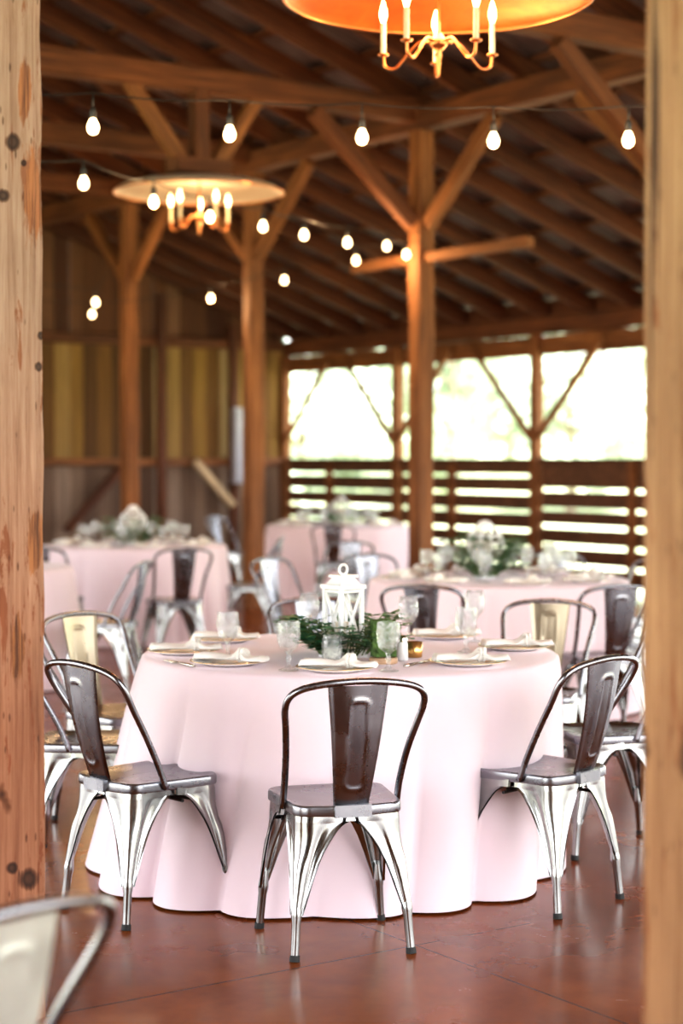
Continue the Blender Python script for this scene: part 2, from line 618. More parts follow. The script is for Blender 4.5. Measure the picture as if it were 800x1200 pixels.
# gable wall of vertical boards
def gable_mat():
    m, nt, b = mat_new('barn_board_wall')
    tc = nt.nodes.new('ShaderNodeTexCoord')
    sx = nt.nodes.new('ShaderNodeSeparateXYZ'); nt.links.new(tc.outputs['Object'], sx.inputs[0])
    bd = math_n(nt, 'FLOOR', math_n(nt, 'DIVIDE', sx.outputs[0], 0.2))
    wn = nt.nodes.new('ShaderNodeTexWhiteNoise'); wn.noise_dimensions = '2D'
    up = math_n(nt, 'GREATER_THAN', sx.outputs[2], 2.95)
    cmb = nt.nodes.new('ShaderNodeCombineXYZ'); nt.links.new(bd, cmb.inputs[0]); nt.links.new(up, cmb.inputs[1])
    nt.links.new(cmb.outputs[0], wn.inputs[0])
    rv = wn.outputs['Value']
    mid = ramp(nt, rv, [(0.0, (0.09, 0.036, 0.008)), (0.3, (0.18, 0.082, 0.016)), (0.65, (0.29, 0.155, 0.032)), (1.0, (0.40, 0.28, 0.13))])
    top = ramp(nt, rv, [(0.0, (0.07, 0.022, 0.008)), (0.6, (0.14, 0.052, 0.018)), (1.0, (0.25, 0.125, 0.065))])
    low = ramp(nt, rv, [(0.0, (0.13, 0.075, 0.05)), (0.6, (0.25, 0.16, 0.11)), (1.0, (0.38, 0.28, 0.22))])
    lo = math_n(nt, 'LESS_THAN', sx.outputs[2], 1.42)
    c = mixc(nt, up, mid, top)
    c = mixc(nt, lo, c, low)
    v = coords(nt, (30, 30, 1.3), False)
    g = noise_tex(nt, v, 1.0, 6, 0.6, 0.5)
    c = mixc(nt, 0.7, c, ramp(nt, g, [(0.3, (0.5, 0.5, 0.5)), (0.7, (1.35, 1.35, 1.35))]), 'MULTIPLY')
    nt.links.new(c, b.inputs['Base Color'])
    b.inputs['Roughness'].default_value = 0.8
    bump(nt, b, g, 0.4, 0.006)
    return m


M['gable'] = gable_mat()
mb = MB()
b = B_LEFT
i = 0
b_gap = ab(W(A_G, row_a(172, B_WALL)))[1]


def gable_b(px):
    lo, hi = -5.0, B_WALL + 3
    for _ in range(60):
        mid = (lo + hi) / 2
        p = W(A_G, mid, 1.6)
        u = 400 + FPX * p.x / (p.y * CP + (H - 1.6) * SP)
        if u < px: lo = mid
        else: hi = mid
    return lo


GAPS = [gable_b(172), gable_b(71)]
while b < B_WALL - 0.02:
    w = 0.2
    gap = 0.002
    for gp in GAPS:
        if b <= gp < b + w: gap = 0.012
    b1 = min(b + w, B_WALL + 0.1)
    z0, z1 = roof_z(max(b, B_LEFT), 0.1), roof_z(b1, 0.1)
    t = 0.0 if i % 2 else 0.008
    x0, x1 = b, b1 - gap
    y0, y1 = A_G + 0.10 + t, A_G + 0.135 + t
    mb.add([(x0, y0, 0), (x1, y0, 0), (x1, y0, z1), (x0, y0, z0), (x0, y1, 0), (x1, y1, 0), (x1, y1, z1), (x0, y1, z0)],
           [(0, 1, 2, 3), (7, 6, 5, 4), (0, 4, 5, 1), (1, 5, 6, 2), (2, 6, 7, 3), (3, 7, 4, 0)])
    b += w
    i += 1
building_mesh(mb, 'wall_back', M['gable'])

# unseen boarded corner added behind the camera to darken the chair reflections
for nm in ('added_wall_left', 'added_wall_front'):
    mb = MB()
    i = 0
    p, p1 = (A_MIN, 0.4) if nm == 'added_wall_left' else (B_LEFT, 1.0)
    while p < p1 - 0.01:
        q = min(p + 0.2, p1) - 0.003
        t = 0.0 if i % 2 else 0.008
        if nm == 'added_wall_left':
            mb.box((B_LEFT - 0.05 - t, (p + q) / 2, 1.43), (0.03, q - p, 2.86))
        else:
            z = roof_z((p + q) / 2) - 0.02
            mb.box(((p + q) / 2, A_MIN + 0.03 + t, z / 2), (q - p, 0.03, z))
        p += 0.2
        i += 1
    building_mesh(mb, nm, M['gable'])

# ------------------------------------------------------------------ timbers
_mesh_cache = {}


def timber(name, p0, p1, w, h, mat, label=None, cat='beam', group=None, kind=None, up=Vector((0, 0, 1)), wob=0.006, seed=None, parent=None, segs=None):
    """squared timber along local X from p0 to p1; w across, h along 'up'"""
    p0, p1 = Vector(p0), Vector(p1)
    x = (p1 - p0); ln = x.length; x.normalize()
    if abs(x.dot(up)) > 0.99: up = AV
    y = up.cross(x).normalized()
    z = x.cross(y)
    key = (round(ln, 3), w, h, mat.name, seed) if seed is not None else None
    me = _mesh_cache.get(key) if key else None
    if me is None:
        r = random.Random(rnd.random() if seed is None else seed)
        n = segs or max(2, int(ln / 0.35) + 1)
        c = min(w, h) * 0.09
        sec = [(-w / 2 + c, -h / 2), (w / 2 - c, -h / 2), (w / 2, -h / 2 + c), (w / 2, h / 2 - c), (w / 2 - c, h / 2), (-w / 2 + c, h / 2), (-w / 2, h / 2 - c), (-w / 2, -h / 2 + c)]
        vs, fs = [], []
        off = r.random() * 100
        for i in range(n + 1):
            for k, (a, b_) in enumerate(sec):
                q = mnoise.noise(Vector((i * 0.9 + off, k * 0.7, off)))
                q2 = mnoise.noise(Vector((i * 0.9 + off, k * 0.7, off + 50)))
                vs.append((ln * i / n, a + q * wob * 2, b_ + q2 * wob * 2))
        for i in range(n):
            for k in range(8):
                l = (k + 1) % 8
                fs.append((i * 8 + k, i * 8 + l, (i + 1) * 8 + l, (i + 1) * 8 + k))
        fs.append(tuple(range(8))[::-1]); fs.append(tuple(n * 8 + k for k in range(8)))
        m_ = MB(); m_.v, m_.f = vs, fs
        me = m_.mesh(name)
        me.materials.append(mat)
        if key: _mesh_cache[key] = me
    o = bpy.data.objects.new(name, me)
    COL.objects.link(o)
    mt = Matrix((x, y, z)).transposed().to_4x4(); mt.translation = p0
    o.matrix_world = mt
    if parent: o.parent = parent
    return tag(o, label, cat if label else None, group, kind)


# --- interior post row
PW = 0.165
beam_under = Z_BEAM - 0.1
post_lab = {0: None,
            1: 'square brown post with forked braces, behind the globe lantern table',
            2: 'square brown post standing between the two rearmost tables',
            3: 'square brown post close to the board wall, behind the table on the far left'}
for k, a in ((1, A_P1), (2, A_P2), (3, A_P3)):
    timber('timber_post', W(a, B_P, 0.0), W(a, B_P, beam_under), PW, PW, M['post'], post_lab[k], 'post', up=AV, segs=20)
timber('timber_post', W(A_P0, B_P, 0), W(A_P0, B_P, beam_under), PW, PW, M['post'], 'square brown post mostly hidden behind the blurred post on the right edge', 'post', up=AV)

timber('purlin_beam', W(A_P0 - 3.5, B_P, Z_BEAM), W(A_G + 0.1, B_P, Z_BEAM), 0.19, 0.2, M['beam'],
       'long heavy beam on top of the row of posts, running to the board wall', 'beam')
TIE_Z = Z_BEAM + 0.07
tie_lab = ['heavy cross beam at the top right, above the steep slanting brace', 'heavy cross beam carrying the pale chandelier from its struts',
           'heavy cross beam behind the pale chandelier, second from the board wall', 'heavy cross beam at the board wall end, low behind the chandelier']
for k, a in enumerate((A_P0, A_P1, A_P2, A_P3)):
    timber('tie_beam', W(a + 0.02, B_F - 0.3, TIE_Z), W(a + 0.02, B_P + 0.12, TIE_Z), 0.16, 0.2, M['beam'], tie_lab[k], 'beam', 'cross beams over the hall')
# braces
for k, a in enumerate((A_P0, A_P1, A_P2, A_P3)):
    z0 = 3.40
    for s in (1, -1):
        if k == 0 and s == -1: continue
        nm = ['post hidden at the right edge', 'forked post', 'post between the two rear tables', 'post close to the board wall'][k]
        timber('knee_brace', W(a + s * 0.10, B_P, z0 + 0.04), W(a + s * 0.98, B_P, beam_under - 0.02), 0.10, 0.12, M['post'],
               'slanting brace rising %s the board wall from the %s' % ('toward' if s > 0 else 'away from', nm), 'brace', 'braces on the row of posts')
for k, a in ((0, A_P0), (1, A_P1)):
    timber('knee_brace', W(a, B_P - 0.10, 3.46), W(a, B_P - 1.10, TIE_Z - 0.12), 0.11, 0.13, M['beam'],
           ['long slanting brace under the cross beam at the upper right', 'slanting brace from the forked post up to the chandelier beam'][k], 'brace', 'braces on the row of posts')
pg0, pg1 = W(A_P1 - 1.42, B_P - 0.0, 3.17), W(A_P1 + 1.0, B_P, 3.17)
timber('tie_rail', pg0, pg1, 0.07, 0.09, M['post'], 'thin level rail joining the forked post to its neighbours under the rafters', 'rail')

# king post and struts that hold the pale chandelier
ch2 = at_y(233, 222, 0.0 + 1.0)  # direction only


def on_plane_a(px, py, a):
    r = ray(px, py)
    t = (a - CAM.dot(AV)) / r.dot(AV)
    return CAM + r * t


hub2 = on_plane_a(233, 196, A_P1)
hb = ab(hub2)[1]
st = thing('hanging_truss', 'short hanging king post with two slanting struts gripping a block above the pale chandelier', 'truss', hub2)
st.rotation_euler = (0, 0, TH)
for (b0, b1, w) in ((hb - 0.62, hb - 0.15, 0.1), (hb + 0.55, hb + 0.15, 0.1)):
    t = timber('strut', W(A_P1, b0, TIE_Z - 0.06), W(A_P1, b1, hub2.z + 0.02), w, 0.11, M['post'])
    t.parent = st; t.matrix_parent_inverse = Matrix.Translation(hub2).to_4x4().inverted() if False else (Matrix.Translation(hub2) @ Matrix.Rotation(TH, 4, 'Z')).inverted()
t = timber('king_post', W(A_P1, hb, hub2.z + 0.02), W(A_P1, hb, TIE_Z - 0.06), 0.13, 0.13, M['beam'], up=AV)
t.parent = st; t.matrix_parent_inverse = (Matrix.Translation(hub2) @ Matrix.Rotation(TH, 4, 'Z')).inverted()
mb = MB(); mb.box((0, 0, 0), (0.48, 0.2, 0.12)); mb.build('block', M['beam'], st)

# --- eave wall: plate, header, posts, braces, slatted half wall
EP = list(E)
ep_names = ['third', 'second', 'corner']
A_R = E[0] - SP_E
timber('eave_plate', W(A_R - 3, B_WALL, zc_eave + 0.02), W(A_G + 0.02, B_WALL, zc_eave + 0.02), 0.16, 0.2, M['beam'],
       'long dark beam along the eave carrying the lower ends of the rafters', 'beam')
timber('header_board', W(A_R - 3, B_WALL + 0.03, zc_eave - 0.197), W(A_G + 0.06, B_WALL + 0.03, zc_eave - 0.197), 0.05, 0.22, M['post'],
       'orange brown header board above the bright openings of the side wall', 'board')
timber('frieze_board', W(A_R - 3, B_WALL + 0.06, zc_eave + 0.215), W(A_G + 0.06, B_WALL + 0.06, zc_eave + 0.215), 0.03, 0.17, M['rafter'],
       'dark board closing the gaps between the rafter ends above the eave beam', 'board')
el = ['slim square post dividing the two bright openings on the right', 'slim square post in the side wall just left of the thick forked post', 'corner post where the board wall meets the slatted side wall']
for k, a in enumerate(EP):
    timber('wall_post', W(a, B_WALL - 0.02, 0), W(a, B_WALL - 0.02, zc_eave - 0.08), 0.12, 0.12, M['post'], el[k], 'post', 'posts of the slatted side wall', up=AV)
timber('wall_post', W(A_R, B_WALL - 0.02, 0), W(A_R, B_WALL - 0.02, zc_eave - 0.08), 0.12, 0.12, M['post'], 'post of the side wall hidden behind the blurred right post', 'post', 'posts of the slatted side wall', up=AV)
for k, a in enumerate(EP):
    for s in (1, -1):
        if k == 2 and s == 1: continue
        timber('eave_brace', W(a + s * 0.06, B_WALL - 0.06, 1.70), W(a + s * 1.12, B_WALL - 0.06, zc_eave - 0.16), 0.05, 0.07, M['post'],
               'thin brace in the bright opening, on the %s side of the %s' % ('board wall' if s > 0 else 'blurred post',
               ['slim dividing post', 'middle slim post', 'corner post'][k]), 'brace', 'thin braces in the side wall openings')
bays = [(E[1], E[2], 'at the rear corner beside the board wall'), (E[0], E[1], 'behind the globe lantern table, between the slim posts'), (A_R, E[0], 'nearest the blurred right post')]
for bi, (a0, a1, lab) in enumerate(bays):
    f = thing('slatted_half_wall', 'slatted brown half wall with bright gaps, ' + lab, 'fence', W((a0 + a1) / 2, B_WALL, 0), TH, 'slatted half walls')
    ln = a1 - a0 - 0.15
    mb = MB()
    z = 0.06
    hs = [0.13, 0.14, 0.13, 0.145, 0.13, 0.14, 0.17]
    rr = random.Random(bi + 3)
    z = 0.10
    while z < 1.40:
        h_ = 0.145 + rr.random() * 0.03
        if z + h_ > 1.30: h_ = 1.43 - z
        mb.box((0.02, 0, z + h_ / 2), (0.035, ln, h_))
        z += h_ + 0.034 + rr.random() * 0.014
    bo = mb.build('board_panel', M['fence'], f)
    # grain along the bay
    m2 = MB(); m2.box((0, 0, 1.445), (0.13, ln, 0.045)); m2.build('top_rail', M['fence'], f)
    mid = (0.42 if bi != 2 else -0.45) * 0.5
    m3 = MB(); m3.box((-0.03, mid, 0.72), (0.06, 0.09, 1.40)); m3.build('batten', M['post'], f)

# gable framing: girt rails, uprights, diagonals, pale panel
bg0, bg1 = gable_b(40), B_WALL - 0.1
timber('wall_girt', W(A_G + 0.03, bg0 - 1.5, 2.98), W(A_G + 0.03, bg1, 2.98), 0.09, 0.12, M['beam'], 'upper level rail nailed across the board wall', 'rail')
timber('wall_girt', W(A_G + 0.03, bg0 - 1.5, 1.42), W(A_G + 0.03, bg1, 1.42), 0.09, 0.1, M['post'], 'lower level brown rail across the board wall at fence height', 'rail')
for px, lab in ((188, 'dark narrow stud on the board wall just right of the brown post'), (272, 'narrow stud on the board wall beside the pale panel')):
    bb = gable_b(px)
    timber('wall_stud', W(A_G - 0.03, bb, 0), W(A_G - 0.03, bb, roof_z(bb) - 0.2), 0.11, 0.10, M['rafter'], lab, 'stud', up=AV)
def diag(p0, p1, mat, lab, w=0.09):
    q0, q1 = on_plane_a(*p0, A_G - 0.08), on_plane_a(*p1, A_G - 0.08)
    timber('wall_brace', q0, q1, w, 0.12, mat, lab, 'brace', up=AV)
diag((78, 622), (142, 548), M['rafter'], 'dark diagonal brace low on the board wall behind the left rear table')
diag((228, 540), (272, 592), M['paleboard'], 'pale diagonal board leaning down from the lower rail of the board wall')
pp = on_plane_a(281, 522, A_G - 0.12)
pn = thing('wall_panel', 'tall pale grey panel box hung on the board wall near the corner', 'panel', pp, TH)
mb = MB(); mb.box((0, 0, 0), (0.2, 0.1, 1.0)); mb.build('door', M['panel'], pn)
mb = MB(); mb.box((0, -0.055, 0.0), (0.16, 0.015, 0.92)); mb.build('frame', M['panel'], pn)

# rafters and battens
a = E[2] + 0.35
RAF = []
SPR = 0.72
k = 0
ra = A_G - 0.25
while ra > 3.4:
    far_b = B_WALL + 0.5
    near_b = B_RIDGE
    # shorten to what reaches the hall in view
    timber('roof_rafter', W(ra, near_b, roof_z(near_b)), W(ra, far_b, roof_z(far_b)), 0.07, 0.19, M['rafter'],
           'dark brown rafter sloping down to the eave under the tin roof', 'rafter', 'rafters of the right roof slope', seed=k % 3)
    ra -= SPR
    k += 1
bb = B_RIDGE + 0.6
k = 0
A_BAT0 = 3.0
while bb < B_WALL + 0.5:
    timber('roof_batten', W(A_BAT0, bb, roof_z(bb) + 0.112), W(A_G + 0.1, bb, roof_z(bb) + 0.112), 0.13, 0.035, M['rafter'],
           'flat batten across the tops of the rafters beneath the tin sheets', 'batten', 'roof battens', seed=10 + k % 2, wob=0.003, segs=12)
    bb += 0.62
    k += 1

# foreground posts
lp = at_y(57, 600, 4.72)


def corner_post(pxe, Y, side, name, mat, label, w, z1):
    """post of the near row; pxe = the visible edge column"""
    c = at_y(pxe, 560, Y)
    half = (abs(BV.x) + abs(AV.x)) * w / 2
    x = c.x - side * half
    base = Vector((x, Y, 0))
    n = 60
    o = timber(name, base, base + Vector((0, 0, z1)), w, w, mat, label, 'post', 'weathered posts of the near row', up=AV, wob=0.009, segs=n)
    return o


# the left post squares up to the line of sight a little more than the frame
def fg_post(pxe, Y, side, w, mat, label, rot, seed):
    c = at_y(pxe, 560, Y)
    ca, sa = abs(math.cos(rot)), abs(math.sin(rot))
    half = (ca + sa) * w / 2
    base = Vector((c.x - side * half, Y, 0))
    z1 = roof_z(ab(base)[1]) - 0.1
    up = Vector((-math.sin(rot), math.cos(rot), 0))
    o = timber('weathered_post', base, base + Vector((0, 0, z1)), w, w, mat, label, 'post', up=up, wob=0.0035, segs=24, seed=seed)
    return o


LP_ROT, LP_W, LP_Y = math.radians(12), 0.25, 4.75
_lx = at_y(57.5, 560, LP_Y).x - (math.cos(LP_ROT) + math.sin(LP_ROT)) * LP_W / 2
_kn = []
for (px, py, pr) in ((15, 166, 10), (4, 229, 8), (49, 392, 5), (46, 429, 5.5), (34, 1032, 13), (14, 1018, 7), (28, 190, 4)):
    q = at_y(px, py, LP_Y - 0.12) - Vector((_lx, LP_Y, 0))
    ly = Vector((-math.sin(LP_ROT), math.cos(LP_ROT), 0)).cross(Vector((0, 0, 1)))   # local y of the timber
    _kn.append((q.z, q.dot(ly), -0.12, pr / 450))
_pt = []
for (px, py, pr) in ((38, 222, 15), (30, 105, 9), (40, 640, 10), (20, 760, 10)):
    q = at_y(px, py, LP_Y - 0.12) - Vector((_lx, LP_Y, 0))
    _pt.append((q.z, q.dot(ly), -0.12, pr / 450))
M['hero'] = hero_wood('weathered_post_wood', (0.80, 0.755, 0.745), (0.88, 0.56, 0.43), _kn, _pt)
fg_post(57.5, 4.75, 1, 0.25, M['hero'], 'sharp weathered square post with cracks and knots at the left edge, beside the cropped chair', math.radians(12), 101)
fg_post(756, 3.05, -1, 0.24, M['hero2'], 'blurred tan weathered post close to the camera along the right edge', math.radians(20), 102)


# ------------------------------------------------------------------ metal cafe chair
def sx_outline(hw_front, hw_rear, yf, yr, rc, bulge, n=12):
    """rounded outline, counter-clockwise from the front right, with a bowed rear edge"""
    pts = []
    cs = [((hw_front - rc), yf - rc, 0), (-(hw_front - rc), yf - rc, 90), (-(hw_rear - rc), yr + rc, 180), ((hw_rear - rc), yr + rc, 270)]
    for ci, (cx, cy, a0) in enumerate(cs):
        for k in range(n):
            a = math.radians(a0 + 90 * k / (n - 1))
            pts.append(Vector((cx + rc * math.cos(a), cy + rc * math.sin(a), 0)))
        if ci == 2:
            for k in range(1, 8):
                t = k / 8
                pts.append(Vector((-(hw_rear - rc) * (1 - 2 * t), yr - bulge * math.sin(PI * t), 0)))
    return pts


SEAT = sx_outline(0.183, 0.166, 0.178, -0.172, 0.055, 0.018)


def seat_mb():
    m_ = MB()
    rings = [(0.02, 0.4445), (0.3, 0.4445), (0.55, 0.446), (0.75, 0.4475), (0.88, 0.451), (0.95, 0.455), (0.985, 0.4555), (1.0, 0.4525), (1.008, 0.447), (1.008, 0.428), (1.0, 0.424), (0.97, 0.424)]
    n = len(SEAT)
    m_.grid(lambda i, j: Vector((SEAT[i].x * rings[j][0], SEAT[i].y * rings[j][0], rings[j][1] - 0.008)), n, len(rings), True)
    m_.f.append(tuple(range(n)))
    return m_


WZ = [(0.422, 1.0), (0.398, 1.0), (0.3975, 0.155), (0.392, 0.143), (0.384, 0.131), (0.374, 0.121), (0.36, 0.111), (0.34, 0.098), (0.31, 0.081), (0.28, 0.068), (0.25, 0.058), (0.22, 0.049), (0.19, 0.041), (0.165, 0.034), (0.145, 0.028), (0.132, 0.025)]


def corner_xy(sx, sy, z):
    t = (0.43 - z) / 0.43
    if sy > 0: return sx * (0.176 + 0.034 * t), 0.170 + 0.038 * t
    return sx * (0.160 + 0.030 * t), -0.166 - 0.045 * t


def leg_mb(sx, sy):
    m_ = MB()
    nu = 30
    rows = []
    for (z, w) in WZ:
        cx, cy = corner_xy(sx, sy, z)
        cx, cy = abs(cx), abs(cy)
        wx, wy = (cx, cy) if w >= 1.0 else (min(w, cx), min(w, cy))
        t = (0.43 - z) / 0.30
        rf = min(0.05 - 0.034 * min(1, t), 0.75 * min(wx, wy))
        row = []
        for i in range(nu):
            u = -1 + 2 * i / (nu - 1)
            # straight part to fillet to straight part
            if u < -0.22:
                s = (-u - 0.22) / 0.78
                x = cx - rf - (wx - rf) * s; y = cy; nx, ny = 0, 1
                e = s
            elif u > 0.22:
                s = (u - 0.22) / 0.78
                x = cx; y = cy - rf - (wy - rf) * s; nx, ny = 1, 0
                e = s
            else:
                a = math.radians(90 - 90 * (u + 0.22) / 0.44)
                x = cx - rf + rf * math.cos(a); y = cy - rf + rf * math.sin(a); nx, ny = math.cos(a), math.sin(a)
                e = 0
            d = 0.0
            if w < 1.0:
                d += 0.005 * max(0, (e - 0.8) / 0.2) ** 2            # rolled free edge
                d -= 0.0045 * math.exp(-((e - 0.42) / 0.2) ** 2) * min(1, max(0, (0.40 - z) / 0.05)) * min(1, (z - 0.12) / 0.1)   # flute either side of the corner
            d += 0.006 * math.exp(-(u / 0.16) ** 2) * max(0, min(1, (0.30 - z) / 0.03))          # pressed corner rib
            d += -0.006 * math.exp(-(u / 0.25) ** 2) * max(0, min(1, (0.40 - z) / 0.05)) * max(0, min(1, (z - 0.29) / 0.03))
            row.append((sx * (x + nx * d), sy * (y + ny * d), z))
        rows.append(row)
    m_.grid(lambda i, j: Vector(rows[j][i]), nu, len(rows))
    # inner return so that the sheet shows a thickness
    rows2 = []
    for j, row in enumerate(rows):
        z = WZ[j][0]
        cx, cy = corner_xy(sx, sy, z)
        rows2.append([(p[0] - sx * 0.0035, p[1] - sy * 0.0035, z) for p in row])
    m_.grid(lambda i, j: Vector(rows2[j][i]), nu, len(rows))
    # foot tube
    def cc(z):
        x, y = corner_xy(sx, sy, z)
        return Vector((x - sx * 0.012, y - sy * 0.012, z))
    m_.tube([cc(0.185), cc(0.14), cc(0.128), cc(0.11), cc(0.014)], [0.010, 0.0165, 0.0165, 0.0135, 0.0125], 12)
    return m_, cc


def make_chair(label):
    t = thing('cafe_chair', label, 'chair')
    s = seat_mb().build('seat', M['gun'], t, smooth=True); sharp(s, 40)
    # slat
    m_ = MB()
    nu, nv = 25, 57

    def slat_fn(i, j):
        v = j / (nv - 1)
        u = -1 + 2 * i / (nu - 1)
        z = 0.444 + v * (0.812 - 0.444)
        hw = 0.053 + 0.038 * v
        y = -0.186 - 0.082 * v - 0.012 * math.sin(PI * v)
        y -= 0.016 * (1 - u * u) * (0.4 + 0.6 * v) - 0.008
        x = u * hw
        # embossed rounded oblong
        zc, hz, hx, r = 0.633, 0.135, 0.030, 0.02
        qx, qz = abs(x) - (hx - r), abs(z - zc) - (hz - r)
        d = math.hypot(max(qx, 0), max(qz, 0)) + min(max(qx, qz), 0) - r
        y -= 0.0045 * math.exp(-(d / 0.0045) ** 2)
        if abs(u) > 0.93: y += 0.006
        return Vector((x, y, z))
    m_.grid(slat_fn, nu, nv)
    m2 = [slat_fn(i, j) + Vector((0, 0.004, 0)) for j in range(nv) for i in range(nu)]
    m_.add(m2, [(j * nu + i, (j + 1) * nu + i, (j + 1) * nu + i + 1, j * nu + i + 1) for j in range(nv - 1) for i in range(nu - 1)])
    m_.box((0, -0.192, 0.433), (0.112, 0.018, 0.036))
    sl = m_.build('back_slat', M['gun'], t, smooth=True, fix=False); sharp(sl, 50)
    # hoop of the back
    right = [(0.178, -0.045, 0.424), (0.179, -0.075, 0.50), (0.187, -0.128, 0.60), (0.200, -0.182, 0.685), (0.209, -0.212, 0.735), (0.207, -0.233, 0.769), (0.190, -0.248, 0.793), (0.150, -0.260, 0.810), (0.08, -0.269, 0.821), (0.0, -0.272, 0.825)]
    pts = right + [(-x, y, z) for (x, y, z) in right[-2::-1]]
    m_ = MB(); m_.tube(crom(pts, 6), 0.0105, 10)
    m_.build('back_hoop', M['gun'], t, smooth=True)
    # legs
    for (sx, sy) in ((1, 1), (-1, 1), (1, -1), (-1, -1)):
        lm, cc = leg_mb(sx, sy)
        lo = lm.build('leg', M['steel'], t, smooth=True, fix=False); sharp(lo, 60)
        c = MB(); c.tube([cc(0.018), cc(0.0)], [0.0145, 0.0155], 12)
        c.build('foot_cap', M['rubber'], lo, smooth=False)
    m_ = MB()
    for s_ in (1, -1):
        m_.tube([(s_ * 0.16, 0.155, 0.355), (0, 0, 0.385), (-s_ * 0.145, -0.155, 0.355)], 0.006, 6)
    m_.tube([(-0.165, 0.03, 0.375), (0.165, 0.03, 0.375)], 0.006, 6)
    m_.build('under_brace', M['rod'], t)
    return t


CH_GROUP = 'metal cafe chairs around the tables'
proto = [None]


def chair(loc, face, label, group=CH_GROUP):
    """face: world direction the sitter looks"""
    rz = math.atan2(face[1], face[0]) - PI / 2
    loc = Vector((loc[0], loc[1], 0))
    if proto[0] is None:
        c = make_chair(label); c.location = loc; c.rotation_euler = (0, 0, rz); c['group'] = group
        proto[0] = c
        return c
    return dup(proto[0], loc, rz, label, group)


def chair_feet(pl, pr, label):
    """from the pixel columns/rows of the left and right rear feet as seen from behind"""
    a, b_ = ground(*pl), ground(*pr)
    v = (b_ - a); v.z = 0; v.normalize()
    f = Vector((-v.y, v.x, 0))
    return chair((a + b_) / 2 + f * 0.2, f, label)


# ------------------------------------------------------------------ tables
def table(px, pw, py_front, label, seed, flare=0.055, folds=16, amp=0.046, R=0.76, lean=0.0):
    """px = column of the centre, pw = width in pixels of the top"""
    s = pw / (2 * R)
    Y = FPX / s
    c = Vector((x_at(px, Y, 0.75), Y, 0))
    r = random.Random(seed)
    ph = [r.random() * 6.28 for _ in range(6)]
    m_ = MB()
    nu = 320
    prof = [(0.02, 0.762), (0.3, 0.762), (0.6, 0.762), (0.85, 0.762), (0.95, 0.7615), (0.985, 0.759), (0.999, 0.752), (1.004, 0.742)]
    sk = 26

    def wave(th):
        p = folds * th + ph[0] + 1.1 * math.sin(3 * th + ph[1]) + 0.7 * math.sin(5 * th + ph[2])
        lobe = abs(math.cos(0.5 * p)) ** 0.75            # round lobes, tight valleys
        return (lobe - 0.55) * (0.72 + 0.38 * math.sin(4 * th + ph[4])) * 2 + 0.18 * math.sin(2 * th + ph[5])

    def fn(i, j):
        th = 2 * PI * i / nu
        if j < len(prof):
            rr, z = prof[j]
            rad = R * rr
        else:
            t = (j - len(prof) + 1) / sk
            z = 0.742 * (1 - t) + 0.008 * t
            rad = R * 1.004 + flare * t ** 0.8 + amp * (t ** 0.8) * wave(th)
            rad += 0.006 * math.sin(11 * th + 5 * t + ph[1]) * t
        tt = max(0.0, (0.742 - z) / 0.742)
        return Vector((rad * math.cos(th) + lean * tt, rad * math.sin(th) + (lean * 0.4) * tt, z))
    m_.grid(fn, nu, len(prof) + sk, True)
    m_.f.append(tuple(range(nu)))
    o = m_.build('tablecloth', M['cloth'], smooth=True)
    o.location = c
    tag(o, label, 'tablecloth', 'blush round tablecloths')
    return c


TABLES = {}
TABLES[1] = table(410, 487, 795, 'blush pink floor-length cloth on the large front table with the white box lantern', 5, flare=0.092, lean=-0.09)
TABLES[2] = table(584, 302, 692, 'blush pink cloth on the round table with the white globe lantern, behind the front table', 6)
TABLES[3] = table(156, 218, 642, 'blush pink cloth on the round table near the board wall at the left rear', 7)
TABLES[4] = table(396, 168, 620, 'blush pink cloth on the rearmost round table beside the slatted wall', 8)
TABLES[5] = table(-52, 272, 678, 'blush pink cloth edge showing just right of the left weathered post', 9)
for k, c in TABLES.items(): print('table', k, c)

# ------------------------------------------------------------------ chairs
chair_feet((346, 1127), (481, 1117), 'metal chair with its back square to the camera in front of the front table')
chair_feet((650, 1078), (730, 1052), 'metal chair angled at the right front of the front table, beside the blurred post')
chair_feet((72, 1064), (150, 1091), 'metal chair angled at the left front of the front table, beside the sharp weathered post')


def chair_at(px, Y, tb, label, turn=0.0, off=None):
    c = Vector((x_at(px, Y, 0.45), Y, 0))
    d = TABLES[tb] - c; d.z = 0; d.normalize()
    d = Matrix.Rotation(math.radians(turn), 3, 'Z') @ d
    return chair(c, d, label)


tan_a = chair_at(140, 7.25, 1, 'metal chair with a brassy glinting slat at the left rear of the front table', -6)
chair_at(104, 6.55, 1, 'metal chair beside the left post, only its seat and legs showing', 0)
chair_at(712, 6.75, 1, 'metal chair at the right side of the front table with a bright shiny seat', 0)
tan_b = chair_at(630, 7.85, 1, 'metal chair with a tan-reflecting slat facing the camera, right rear of the front table', 14)
chair_at(374, 7.95, 1, 'metal chair behind the box lantern at the back of the front table', 0)
chair_at(503, 9.3, 2, 'dark-backed metal chair at the globe lantern table, left of the tan-slatted chair', 8)
chair_at(706, 9.3, 2, 'dark-backed metal chair at the globe lantern table, right of the tan-slatted chair', -6)
chair_at(352, 11.4, 2, 'metal chair with a bright white slat between the front table and the rear tables', 0)
chair_at(452, 11.75, 2, 'metal chair on the far side of the globe lantern table, left of the globe lantern', 0)
chair_at(640, 11.9, 2, 'metal chair on the far side of the globe lantern table behind the goblets', 0)
chair_at(741, 11.3, 2, 'metal chair at the far right of the globe lantern table, cut by the blurred post', 0)
chair_at(741, 10.1, 2, 'metal chair at the right side of the globe lantern table, against the blurred post', 0)
chair_at(205, 13.0, 3, 'metal chair with a dark brown slat in front of the left rear table', 4)
chair_at(62, 13.15, 3, 'metal chair at the left of the left rear table, just past the weathered post', 0)
chair_at(292, 14.6, 3, 'metal chair seen side-on at the right of the left rear table', 0)
